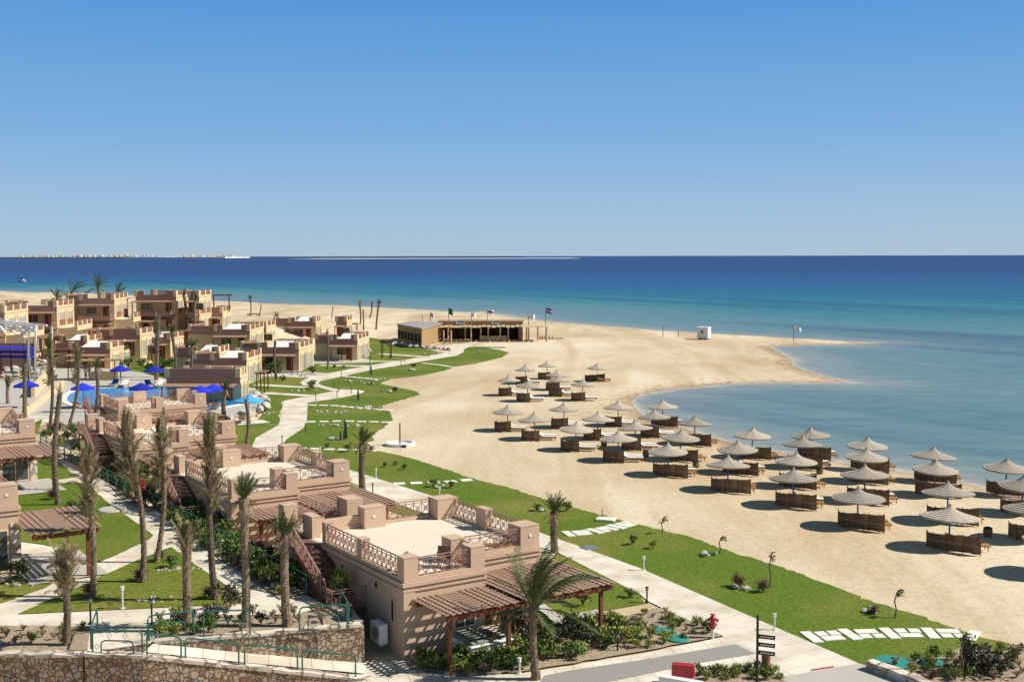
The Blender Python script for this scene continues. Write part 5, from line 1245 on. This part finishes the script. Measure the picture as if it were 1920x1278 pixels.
mb=MB(); mb.tube([(0,0,0),(0,0,3.2)],.07,8); mb.build('pole','green_metal',r); mb=MB(); mb.lathe([(0,3.2),(.2,3.25),(.2,3.5),(0,3.6)],10); mb.build('lamp_head','white',r)
# hydrant / hose reel post
r=empty('fire_hydrant',at(1336,1196,.05)); tag(r,'red fire hydrant with flared outlets beside the promenade','fire hydrant')
mb=MB(); mb.tube([(0,0,0),(0,0,.45)],.07,10); mb.build('riser','white_metal',r)
mb=MB(); mb.tube([(0,0,.45),(0,0,.95)],.11,12); mb.lathe([(.0,1.02),(.1,1.0),(.14,.93),(.14,.85),(.0,.85)][::-1],12); mb.build('body','red_paint',r,smooth=True)
for s in (-1,1): mb=MB(); mb.tube([(0,0,.84),(s*.14,-.02,.88),(s*.24,-.04,.80)],[.06,.065,.09],10); mb.build('outlet','red_paint',r)
mb=MB(); mb.lathe([(0,1.12),(.12,1.10),(.12,1.07),(.03,1.06),(.03,1.0)],10); mb.build('valve_wheel','red_paint',r)
r=empty('signpost',at(1419,1290,.1)); tag(r,'tall black signpost with three dark finger boards at the bottom of the promenade','signpost')
H_=atd(1414,1150,r.location.y).z
mb=MB(); mb.tube([(0,0,0),(0,0,H_-.15)],.05,10); mb.lathe([(0,H_-.1),(.06,H_-.16),(.0,H_-.2)][::-1],8); mb.build('pole','black_metal',r)
for k,z in enumerate((0,.32,.64)):
    mb=MB(); mb.rbox((.36,-.02,H_-1.02-z),(.66,.04,.16),0,R(7)); mb.build('sign_board','sign_board',r)
    t=MB(); 
    for q in range(7): t.rbox((.14+q*.075,-.045,H_-1.02-z-(q*.075-.22)*math.tan(R(7))),(.045,.004,.05),0,R(7))
    t.build('lettering','white',r)
r=empty('pedestal',at(1436,1260,.08)); tag(r,'small brown clay pedestal pot beside the signpost','pot')
mb=MB(); mb.lathe([(0,0),(.24,0),(.23,.1),(.17,.45),(.19,.72),(.21,.78),(.15,.8),(0,.76)],18); mb.build('pot','terracotta',r,smooth=True)
r=empty('hose_box',at(1281,1283,0)); r.rotation_euler.z=R(-14); tag(r,'red box with rounded lid on the white wall at the bottom edge','hose box')
mb=MB(); mb.box(-.45,.45,-.2,.2,.35,.85); mb.build('box','red_paint',r,bevel=.05); mb=MB(); mb.box(-.4,.4,-.16,.16,0,.35); mb.build('base','white',r)
r=empty('hose_box',atg(262,934,.05)); r.rotation_euler.z=R(20); tag(r,'tall red fire hose cabinet half hidden in the bed beside the garden path','hose box')
mb=MB(); mb.box(-.35,.35,-.18,.18,.3,1.25); mb.build('box','red_paint',r,bevel=.05)
mb=MB(); mb.box(-.3,-.22,-.1,.1,0,.3); mb.box(.22,.3,-.1,.1,0,.3); mb.build('leg','black_metal',r)
for px,py,l in [(1243,1184,'turquoise round lid in the low bed, upper one'),(1271,1198,'turquoise round lid in the low bed, lower one'),(1675,1242,'large turquoise lid at the lawn corner in the bottom right bed'),(1747,1242,'small turquoise lid beside the red cone in the bottom right bed')]:
    r=empty('manhole_lid',at(px,py,.09)); tag(r,l,'manhole lid','turquoise manhole lids'); s=.8 if px==1675 else .5
    mb=MB(); mb.lathe([(0,.0),(s,.0),(s,.06),(s*.9,.09),(0,.10)],20); mb.build('lid','turquoise',r)
for px,py,l in [(1105,1027,'flat grey square hatch on the lawn beside the promenade')]:
    mb=MB(); mb.box(-.45,.45,-.4,.4,0,.06); tag(mb.build('hatch','grey_metal',loc=at(px,py,.03),rz=AZ,bevel=.01),l,'hatch')
mb=MB(); mb.lathe([(0,0),(.9,0),(.85,.07),(0,.09)],20); tag(mb.build('concrete_cover','concrete',loc=atg(210,955,.04)),'round pale concrete cover set in the left lawn','cover')
r=empty('marker_cone',at(1749,1238,.09)); tag(r,'small red cone standing in the bottom right bed','cone'); mb=MB(); mb.lathe([(0,.45),(.03,.44),(.13,.04),(.2,.03),(.2,0),(0,0)][::-1],12); mb.build('cone','red_paint',r)
# ------------------------------------------------------------ pool furniture, people
def market_umbrella(px,py,label,m='canvas_blue',s=1.5,z0=DZ,garden=None):
    p=at(px,py,z0+2.75); r=empty('parasol',(p.x,p.y,z0)); tag(r,label,'parasol','blue parasols round the pool')
    mb=MB(); n=8; vs=[(0,0,2.75)]; k_=[];
    for k in range(n*2):
        a=PI*k/n; rr=s*(1 if k%2==0 else .93); vs.append((rr*math.cos(a)*1.15,rr*math.sin(a)*1.15,2.15 if k%2==0 else 2.19))
    for k in range(n*2):
        x,y,z=vs[1+k]; vs.append((x*1.01,y*1.01,z-.16))
    fs=[(0,1+k,1+(k+1)%(2*n)) for k in range(2*n)]+[(1+k,1+2*n+k,1+2*n+(k+1)%(2*n),1+(k+1)%(2*n)) for k in range(2*n)]
    mb.add(vs,fs); mb.build('canopy',m,r)
    mb=MB(); mb.tube([(0,0,0),(0,0,2.8)],.04,8); mb.build('pole','lounger_wood',r)
    mb=MB(); mb.lathe([(0,0),(.3,0),(.3,.08),(.05,.14),(0,.14)],12); mb.build('base','grey_metal',r)
for px,py,l in [(225,684,'bright blue parasol in the back pool row, leftmost of four'),(289,685,'bright blue parasol in the back pool row, second from left'),(384,689,'bright blue parasol in the back pool row, third from left'),(441,691,'bright blue parasol in the back pool row, rightmost'),(155,717,'bright blue parasol at the shallow left end of the pool'),(264,717,'wide bright blue parasol in front of the white loungers at the pool'),(376,722,'half hidden blue parasol left of the palm at the pool right half'),(400,719,'blue parasol behind the green headed palm at the pool')]:
    market_umbrella(px,py,l,s=1.15)
market_umbrella(49,712,'lone bright blue parasol at the left beside the green headed palm',s=1.2,z0=.9)
market_umbrella(466,740,'pale sky blue parasol at the right end of the pool',m='canvas_pale_blue',s=1.35,z0=.2)
for k,(px,py,rz,c) in enumerate([(214,725,75,'cushion_blue'),(232,726,70,'cushion_white'),(280,726,100,'cushion_blue'),(298,726,70,'cushion_white'),(378,730,90,'cushion_white'),(426,734,75,'cushion_blue'),(440,733,60,'cushion_white'),(452,735,60,'cushion_white')]):
    lounger(at(px,py,DZ),R(rz+200),('white' if c=='cushion_white' else 'blue')+' cushioned lounger on the far pool edge, '+NUM[k]+' from the left','pool loungers',c,1.15)
for k,(px,py) in enumerate([(146,764),(166,764),(388,765),(406,766)]): lounger(at(px,py,DZ),R(95),'wooden lounger on the near pool edge, '+NUM[k]+' from the left','near pool loungers',None,1.15)
for k,(px,py) in enumerate([(318,724),(343,725)]):
    armchair(at(px,py,DZ),R(60*k),'wicker armchair '+('left' if k==0 else 'right')+' of the small pool table','pool chairs')
mb=MB(); r=empty('table',at(331,725,DZ)); tag(r,'small round table between two wicker chairs behind the pool','table'); mb=MB(); mb.lathe([(0,.72),(.45,.72),(.45,.76),(0,.76)],16); mb.build('tabletop','lounger_wood',r); mb=MB(); mb.tube([(0,0,0),(0,0,.72)],.05,8); mb.build('leg','lounger_wood',r)
def person(p,rz,label,top,bottom,robe=False):
    r=empty('person',p,rz); tag(r,label,'person')
    def skin(name,verts,edges,radii,m,root=0):
        me=bpy.data.meshes.new(name); me.from_pydata(verts,edges,[]); o=bpy.data.objects.new(name,me); COL.objects.link(o); o.parent=r; me.materials.append(MT[m])
        md=o.modifiers.new('skin','SKIN')
        for k,rr in enumerate(radii): me.skin_vertices[0].data[k].radius=rr
        me.skin_vertices[0].data[root].use_root=True; md.use_smooth_shade=True
        o.modifiers.new('sub','SUBSURF').levels=1; o.modifiers['sub'].render_levels=1; return o
    J=[(0,0,.95),(0,0,1.2),(0,0,1.43),(0,0,1.52),(0,-.01,1.62),(0,0,1.74),(.19,0,1.40),(.24,0,1.12),(.23,-.08,.86),(.23,-.10,.78),(-.19,0,1.40),(-.25,.02,1.12),(-.22,-.06,.86),(-.22,-.08,.78),(.09,0,.88),(.10,-.02,.48),(.10,.02,.08),(.10,-.14,.04),(-.09,0,.88),(-.12,.03,.48),(-.12,.06,.08),(-.12,-.10,.04)]
    E=[(0,1),(1,2),(2,3),(3,4),(4,5),(2,6),(6,7),(7,8),(8,9),(2,10),(10,11),(11,12),(12,13),(0,14),(14,15),(15,16),(16,17),(0,18),(18,19),(19,20),(20,21)]
    Rr=[(.13,.10),(.12,.09),(.13,.08),(.05,.05),(.085,.10),(.06,.07),(.06,.06),(.045,.045),(.033,.033),(.04,.02),(.06,.06),(.045,.045),(.033,.033),(.04,.02),(.085,.085),(.06,.06),(.04,.04),(.04,.03),(.085,.085),(.06,.06),(.04,.04),(.04,.03)]
    skin('body',J,E,Rr,'skin')
    skin('shirt',[(0,0,.9),(0,0,1.2),(0,0,1.44),(.19,0,1.41),(.245,0,1.12),(.235,-.06,.92),(-.19,0,1.41),(-.255,.02,1.12),(-.23,-.05,.92)],[(0,1),(1,2),(2,3),(3,4),(4,5),(2,6),(6,7),(7,8)],[(.15,.12),(.14,.11),(.14,.095),(.075,.075),(.06,.06),(.05,.05),(.075,.075),(.06,.06),(.05,.05)],top)
    if robe: skin('robe',[(0,0,1.1),(0,0,.6),(0,0,.12)],[(0,1),(1,2)],[(.16,.13),(.19,.16),(.22,.19)],bottom)
    else: skin('trousers',[(0,0,.93),(.09,0,.86),(.10,-.02,.48),(.10,.02,.10),(-.09,0,.86),(-.12,.03,.48),(-.12,.06,.10)],[(0,1),(1,2),(2,3),(0,4),(4,5),(5,6)],[(.15,.12),(.10,.10),(.075,.075),(.06,.06),(.10,.10),(.075,.075),(.06,.06)],bottom)
    skin('hair',[(0,.02,1.72),(0,.03,1.78)],[(0,1)],[(.085,.09),(.06,.07)],'hair_black'); return r
person(at(147,708,DZ),R(160),'person in a white shirt and dark trousers standing by the pool bar','cloth_white','cloth_black')
person(at(161,709,DZ),R(20),'person in pale pink clothes standing left of another by the pool bar','cloth_pink','cloth_pink',True)
person(at(168,708,DZ),R(-20),'person in a long pale robe standing right of another by the pool bar','cloth_pink','cloth_pink',True)
# pool bar kiosk with thatch-edge roof
r=empty('pool_bar',at(172,712,DZ)); tag(r,'small pool bar counter under a ragged wooden roof behind the pool','bar kiosk')
mb=MB(); mb.box(0,3.4,-.3,.3,0,1.1); mb.build('counter','bar_pale_wood',r)
mb=MB(); 
for k in range(16): mb.rbox((-3+.43*k,.6,2.6+.04*(k%2)),(.36,3.0,.07),0,0)
mb.build('roof','bar_wood',r)
for x in (-2.9,0,3.3): 
    for y in (-.6,1.8): mb=MB(); mb.tube([(x,y,0),(x,y,2.6)],.08,7); mb.build('post','wood_red',r)
# ------------------------------------------------------------ white pergola, blue shade bar and ramp walls at left
r=empty('white_pergola',at(60,700,.5)); tag(r,'white timber pergola frame with leaning posts at the left edge','pergola')
cx=r.location.copy()
for px,t,bt in [(52,617,672),(65,610,700),(95,613,690),(54,670,712),(-20,620,680)]:
    b=atd(px,bt,155)-cx; b.z=0; tp=atd(px+2,t,155)-cx; mb=MB(); mb.bar(b,tp,.22); mb.build('post','white',r)
mb=MB()
for (xa,ya),(xb,yb) in [((-60,596),(88,610)),((-60,604),(66,618)),((-60,612),(58,622)),((-60,600),(68,612)),((10,598),(30,626)),((30,602),(48,628)),((-10,597),(10,624)),((50,604),(64,622))]:
    mb.bar(atd(xa,ya,155)-cx,atd(xb,yb,151)-cx,.22)
mb.build('beam','white',r)
r=empty('shade_bar',at(30,690,.4)); tag(r,'open bar hall with striped dark blue fabric shades at the left edge','bar hall'); cx=r.location.copy()
for k,(y) in enumerate((651,659,668)):
    mb=MB(); a=at(-60,y,3.0-k*.0); 
    p=atd(-60,y-3,159)-cx; q=atd(66,y-1,159)-cx; mb.add([p,q,q+Vector((0,-.6,-.22)),p+Vector((0,-.6,-.22)),p+Vector((0,.03,-.05)),q+Vector((0,.03,-.05)),q+Vector((0,-.6,-.27)),p+Vector((0,-.6,-.27))],[(0,3,2,1),(4,5,6,7),(3,7,6,2),(0,1,5,4)]); mb.build('shade','canvas_blue',r)
for px in (-30,0,20,45,62): mb=MB(); p=atd(px,644,159.6)-cx; mb.bar(p,Vector((p.x,p.y,-.3)),.22); mb.build('post','wood_red',r)
mb=MB(); p=atd(-60,643,163)-cx; q=atd(66,643,163)-cx; mb.box(p.x,q.x,p.y,p.y+.3,-.5,p.z); mb.build('back_wall','plaster_clay',r)
def wall_px(a,b,h,t,m,label,zb=.4):
    A=at(*a,zb); B=at(*b,zb); mb=MB(); A.z=zb+h/2-.2; B.z=zb+h/2-.2; mb.bar(A,B,t,h+.4); tag(mb.build('garden_wall',m),label,'wall')
wall_px((48,792-10),(118,726),.9,.35,'plaster_cream','low cream wall along the ramp left of the pool, nearer one')
wall_px((62,748),(92,712),1.6,.4,'plaster_cream','cream ramp wall behind the green bushes left of the pool')
rg=random.Random(77)
q4=[at(0,714,.5),at(108,714,.5),at(104,684,1.7),at(-4,684,1.7)]
solid('rockery_bank',q4,'soil','rubble_pale',-.5)
for k in range(60):
    x=rg.uniform(8,104); y=rg.uniform(683,712); rock(at(x,y,.45+(714-y)*.04),rg.uniform(.5,1.1),'pale boulder in the rockery left of the pool','boulders of the rockery',rg)
def small_pergola(px0,px1,pyt,pyb,label,w=.14):
    b=at((px0+px1)/2,pyb,0); r=empty('pergola',b); tag(r,label,'pergola'); D=b.y; k=D/F; x0=(px0-960)*k-b.x; x1=(px1-960)*k-b.x; h=(pyb-pyt)*k
    for x in (x0+.2,x1-.2):
        for y in (0,2.2): mb=MB(); mb.box(x-w/2,x+w/2,y-w/2,y+w/2,0,h-.1); mb.build('post','wood_red',r)
    mb=MB(); mb.bar((x0,0,h),(x1,0,h),w,.18); mb.bar((x0,2.2,h),(x1,2.2,h),w,.18); mb.build('beam','wood_red',r)
    mb=MB(); x=x0
    while x<x1: mb.bar((x,-.3,h+.12),(x,2.5,h+.12),.09,.08); x+=.4
    mb.build('slats','wood_slat',r)
small_pergola(463,483,589,612,'dark free standing pergola on the sand between two slim palms'); small_pergola(651,669,607,628,'dark free standing pergola behind the rightmost villa'); small_pergola(712,733,638,673,'dark pergola at the right corner of the rightmost villa'); small_pergola(476,496,699,735,'brown pergola post frame right of the poolside villa')
# ------------------------------------------------------------ beach bar
r=empty('beach_bar',at(900,637,0)); tag(r,'long low wooden beach bar with open front, log posts and two pale signs','beach bar'); cx=r.location.copy(); D0=cx.y; K=D0/F
def X(px): return (px-960)*K-cx.x
def Zp(py,dd=0): return (CP+ray(960,py)*((D0+dd)/ray(960,py).y)).z
x0,x1=X(822),X(972); hb=Zp(601,4)
mb=MB(); mb.box(x0,x1,5,5.3,0,hb); mb.box(x0,x0+.3,0,5,0,hb*.8); mb.box(x1,x1+.9,-.2,5.3,0,2.9); mb.build('wall','bar_wood',r)
mb=MB(); mb.box(x0,x1+.9,0,.25,2.9,hb); mb.build('fascia','bar_wood',r)
mb=MB(); mb.box(x0-.2,x1+1.1,-.05,5.5,hb,hb+.15); mb.build('roof','bar_wood',r)
mb=MB(); mb.box(X(884),x1,2.5,2.6,0,2.9); mb.build('dark_interior','dark_void',r)
for px,w in [(855,17),(922,14)]:
    mb=MB(); xx=X(px); mb.box(xx,xx+w*K,-.12,-.02,3.25,3.25+6.5*K); s=mb.build('sign_board','white',r)
    t=MB(); 
    for q in range(6): t.box(xx+.35+q*w*K*.13,xx+.35+q*w*K*.13+w*K*.09,-.14,-.122,3.5,3.5+3*K)
    t.build('lettering','flag_navy',s)
aw=MB(); n=26; xa,xb=X(800),X(1030)
for k in range(n):
    a=xa+(xb-xa)*k/n; aw.rbox((a+.25,-3.0+.5*(k%2)*.3,2.95+.07*math.sin(k*1.7)),((xb-xa)/n*.8,6.2,.08))
aw.build('pergola_roof','bar_pale_wood',r)
for px in (803,843,846,873,885,902,916,938,953,987,991,1008,1024): mb=MB(); mb.tube([(X(px),-5.8 if px in(843,885,1024,803) else -2.5,0),(X(px),-5.8 if px in(843,885,1024,803) else -2.5,2.95)],.17,7); mb.build('post','bar_pale_wood',r)
mb=MB(); 
for k in range(5): mb.box(X(900)+k*1.1,X(900)+k*1.1+1.0,-3.4,-2.4,0,1.0)
mb.build('counter','bar_pale_wood',r)
for px in (850,862,872): mb=MB(); xx=X(px); mb.box(xx-.5,xx+.5,2,2.2,0,2.2); mb.build('door','door_wood',r)
# hut at left with flat grey roof
p0=at(745,630,0); 
r=empty('beach_hut',at(800,642,0)); tag(r,'low dark wooden hut with a flat grey roof left of the beach bar','hut'); c=r.location.copy()
def hp(px,py,z): return at(px,py,z)-c
zt=3.4
R4=[hp(744,609,zt),hp(774,603,zt),hp(830,607,zt),hp(791,618,zt)]
mb=MB(); mb.prism([(q.x,q.y) for q in R4],zt,zt+.25); mb.build('roof','bar_roof',r)
ce=sum(R4,Vector())/4; mb=MB(); mb.prism([((q.x-ce.x)*.96+ce.x,(q.y-ce.y)*.96+ce.y) for q in R4],0,zt-.01); mb.build('wall','bar_wood',r)
for k in range(7):
    a=R4[0].lerp(R4[3],(k+.3)/7.5); b=R4[0].lerp(R4[3],(k+.75)/7.5); o_=Vector((-.25,-.35,0)); mb=MB(); mb.add([(a.x+.0,a.y-.15,.9),(b.x,b.y-.15,.9),(b.x,b.y-.15,2.4),(a.x,a.y-.15,2.4),(a.x,a.y+.2,.9),(b.x,b.y+.2,.9),(b.x,b.y+.2,2.4),(a.x,a.y+.2,2.4)],[(0,1,2,3),(4,7,6,5),(0,4,5,1),(3,2,6,7),(0,3,7,4),(1,5,6,2)]); mb.build('window','dark_void',r)
mb=MB(); q=hp(797,638,0); mb.rbox((q.x+5,q.y,2.7),(13,4.5,.15)); mb.build('porch_roof','bar_pale_wood',r)
for px in (800,808,832,846): q=hp(px,645,0); mb=MB(); mb.tube([(q.x,q.y,0),(q.x,q.y,2.7)],.16,7); mb.build('post','bar_pale_wood',r)
for k in range(5):
    q=at(840+k*8,643,0); r=empty('table',q); tag(r,'low wooden table in front of the beach bar hut, '+NUM[k]+' from the left','table','tables before the beach bar'); mb=MB(); mb.box(-.8,.8,-.5,.5,.68,.76); mb.build('tabletop','bar_pale_wood',r)
    for x in (-.7,.7): mb=MB(); mb.box(x-.06,x+.06,-.4,.4,0,.68); mb.build('leg','bar_pale_wood',r)
mb=MB(); 
q=at(905,651,.05); mb.rbox((q.x,q.y,.1),(3.4,1.6,.06),R(-4)); mb.rbox((q.x+3,q.y-.3,.1),(2.4,1.0,.06),R(3)); tag(mb.build('green_mat','green_cloth'),'green cloth mat lying on the sand before the beach bar','mat')
q=at(1042,634,.05); mb=MB(); mb.rbox((q.x,q.y,.08),(3.0,1.4,.06)); tag(mb.build('green_mat','green_cloth'),'pale green mat on the sand right of the beach bar','mat')
for k,px in enumerate((1012,1017,1022,1030,1037)):
    r=empty('stool',at(px,636,0)); tag(r,'wooden stool on the sand right of the beach bar, '+NUM[k]+' from the left','stool','stools right of the bar'); mb=MB(); mb.lathe([(0,.6),(.28,.6),(.28,.68),(0,.68)],10); mb.build('seat','bar_pale_wood',r); mb=MB(); mb.lathe([(.2,0),(.22,.6),(.16,.6),(.14,0)],8); mb.build('leg','bar_pale_wood',r)
def flag(px,pyt,pyb,label,cols,w=11,h=7,droop=.25,zb=0):
    b=at(px,pyb,zb); r=empty('flag',b); tag(r,label,'flag','flags by the beach bar' if px<1100 else None); k=b.y/F; hh=(pyb-pyt)*k
    mb=MB(); mb.tube([(0,0,0),(0,0,hh+.1)],.07,7); mb.build('pole','grey_metal',r)
    n=len(cols); W=w*k; Hf=h*k
    for i,cn in enumerate(cols):
        mb=MB(); m_=10; vs=[]
        for s in (-.012,.012):
            for j in range(m_+1):
                t=j/m_; y=.25*math.sin(t*7)*t+s; dz=-droop*t*t*Hf
                z1=hh-Hf*i/n+dz; z0=hh-Hf*(i+1)/n+dz; vs+=[(t*W,y,z0),(t*W,y,z1)]
        o=2*(m_+1); fs=[(2*j,2*j+2,2*j+3,2*j+1) for j in range(m_)]+[(o+2*j+1,o+2*j+3,o+2*j+2,o+2*j) for j in range(m_)]
        mb.add(vs,fs); mb.build('cloth',cn,r)
flag(807,585,634,'thin pale flag drooping at the left of the beach bar',['flag_white','flag_pink','flag_white'],8,8,.9)
flag(841.5,577,640,'dark green flag hanging on a pole before the beach bar',['flag_green'],8,12,.3)
flag(884,585,640,'small white flag on a pole in front of the long bar roof',['flag_white'],8,8,.3)
flag(914,579,637,'large white flag with a dark mark above the right sign of the bar',['flag_white','cloth_black','flag_white'],12,9,.3)
flag(991,587,634,'pale flag on a pole at the right end of the bar',['flag_white'],12,9,.3)
flag(1023,577,638,'navy and pink striped flag at the far right of the bar',['flag_navy','flag_pink','flag_navy'],13,9,.4)
flag(1488,611,641,'small pale flag on the sand spit by the sea',['flag_white'],14,7,.6)
for px,py,t,l in [(1243,632,611,'thin grey pole on the sand left of the white hut, left of two'),(1272,632,617,'thin grey pole on the sand left of the white hut, nearer to it'),(792,604,590,'short dark pole on the beach behind the grey roofed hut')]:
    b=at(px,py,0); k=b.y/F; mb=MB(); mb.tube([(0,0,0),(0,0,(py-t)*k)],.09,7); tag(mb.build('thin_pole','grey_metal',loc=b),l,'pole')
# white hut on the spit
r=empty('white_hut',at(1307,636,0),R(-28)); tag(r,'small white cube hut with square windows alone on the beach','hut')
k=r.location.y/F; s=20*k
mb=MB(); mb.box(0,s*1.05,0,s*.9,.25,22.5*k); mb.build('wall','white',r); mb=MB(); mb.box(-.08,s*1.05+.08,-.08,s*.9+.08,22.5*k,23.4*k); mb.build('roof','white',r)
window(r,'y-',0,s*.35,s*.62,11*k,18*k,'glass_dark',.06,1); 
mb=MB(); mb.box(-.03,-.0,s*.35,s*.6,11*k,17*k); mb.build('window','dark_void',r); mb=MB(); 
for x in (.2,s*.5,s*.9): mb.box(x,x+.3,.1,s*.8,0,.25)
mb.build('skid','lounger_wood',r)
# boat
r=empty('motor_boat',at(40,528,SL)); tag(r,'small white motor boat out on the blue water at far left','boat'); k=r.location.y/F
mb=MB(); L_=17*k
secs=[(-.5,.32,.9),(-.2,.36,.9),(.15,.34,1.0),(.38,.2,1.2),(.5,.02,1.35)]; vs=[];fs=[]
for t,w,h in secs: vs+=[(t*L_,-w*3.2,h),(t*L_,-w*2.2,-.1),(t*L_,w*2.2,-.1),(t*L_,w*3.2,h)]
for q in range(4):
    for j in range(3): fs.append((q*4+j,q*4+j+1,q*4+j+5,q*4+j+4))
    fs.append((q*4+3,q*4,q*4+4,q*4+7))
fs.append((0,3,2,1)); mb.add(vs,fs); mb.build('hull','white',r); mb=MB(); mb.box(-1.6,1.6,-.8,.8,1.0,2.5); mb.build('cabin','white',r); mb=MB(); mb.box(-1.0,1.61,-.81,.81,1.7,2.2); mb.build('windscreen','glass_dark',r); mb=MB(); mb.box(-2.2,1.9,-1,1,2.5,2.62); mb.build('roof','cushion_blue',r)
# ------------------------------------------------------------ far coast with town
def strip(name,x0,x1,y0,y1,h,m,kind='structure'):
    mb=MB(); mb.box(x0,x1,y0,y1,-2,h); return tag(mb.build(name,m),kind=kind)
DT=13000.0; k=DT/F
P=[((px-960)*k,DT+rng.uniform(-100,300)) for px in range(-400,440,20)]
strip('far_coast',(-900-960)*k,(300-960)*k,DT,DT+2500,15,'far_house'); strip('far_coast_beach',(250-960)*k,(436-960)*k,DT-300,DT+900,12,'far_house_white'); strip('far_headland',(430-960)*k*1.6,(1000-960)*k,DT*1.6,DT*1.7,13,'leaf_grey')
strip('sandbank',(560-960)*3.7,(1085-960)*3.7,7700,9300,.3,'far_house_white')
rg=random.Random(31)
for q in range(150):
    px=rg.uniform(-20,432) if q>25 else rg.uniform(-20,240); w=rg.uniform(2.0,6.0)*k*.9; h=rg.uniform(1.4,5.2)*k*(1 if not 250<px<318 else .45); m_=rg.choice(['far_house','far_house_white','far_house','plaster_cream'])
    x=(px-960)*k; y=DT+rg.uniform(50,900); mb=MB(); mb.box(-w/2,w/2,0,w*.8,0,h); 
    if rg.random()<.5: mb.box(-w/4,w/5,w*.1,w*.5,h,h*1.25)
    wall=mb.build('far_building',m_,loc=(x,y,7)); d=MB(); tag(wall,'tiny pale building of the far town on the horizon','building','buildings of the far town')
# ------------------------------------------------------------ light
sd=Vector((1,-.035,0)).normalized(); EL=R(43.5)
S=Vector((sd.x*math.cos(EL),sd.y*math.cos(EL),math.sin(EL)))
l=bpy.data.lights.new('sun','SUN'); l.energy=5.0; l.angle=R(.5); l.color=(1,.95,.86)
lo=bpy.data.objects.new('sun',l); COL.objects.link(lo); lo.rotation_euler=(-S).to_track_quat('-Z','Y').to_euler()
w=bpy.data.worlds.new('World'); sc.world=w; w.use_nodes=True; nt=w.node_tree; bg=nt.nodes['Background']
sk=nt.nodes.new('ShaderNodeTexSky'); sk.sky_type='NISHITA'; sk.sun_disc=False; sk.sun_elevation=EL; sk.sun_rotation=math.atan2(S.x,S.y)
sk.altitude=0; sk.air_density=1.0; sk.dust_density=0.6; sk.ozone_density=2.5
# clear-sky gradient over the physical sky: blue by elevation, unseen upper stops set low for the shadow fill
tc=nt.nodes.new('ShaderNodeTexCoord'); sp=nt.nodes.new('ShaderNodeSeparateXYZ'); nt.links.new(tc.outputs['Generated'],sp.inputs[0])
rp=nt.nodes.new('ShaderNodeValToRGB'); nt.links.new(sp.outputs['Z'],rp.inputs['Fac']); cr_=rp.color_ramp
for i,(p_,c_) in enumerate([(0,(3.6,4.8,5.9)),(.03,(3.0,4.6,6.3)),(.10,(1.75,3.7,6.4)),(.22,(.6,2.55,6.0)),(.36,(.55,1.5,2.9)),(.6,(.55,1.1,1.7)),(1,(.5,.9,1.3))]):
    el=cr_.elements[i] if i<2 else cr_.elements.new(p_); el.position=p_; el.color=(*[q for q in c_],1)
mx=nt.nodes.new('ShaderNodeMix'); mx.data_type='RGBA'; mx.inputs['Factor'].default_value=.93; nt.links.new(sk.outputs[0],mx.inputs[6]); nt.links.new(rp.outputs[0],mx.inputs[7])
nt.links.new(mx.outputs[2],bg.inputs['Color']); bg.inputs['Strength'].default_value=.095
sc.view_settings.view_transform='Standard'; sc.view_settings.look='None'; sc.view_settings.gamma=1; sc.view_settings.exposure=.28
sc.render.engine='CYCLES'
# remove prototypes that were never placed
for o in list(COL.objects):
    if o.parent is None and o.type=='EMPTY' and 'label' not in o.keys():
        for c in list(o.children_recursive): bpy.data.objects.remove(c)
        bpy.data.objects.remove(o)
for o in list(SLAB.values()):
    pass
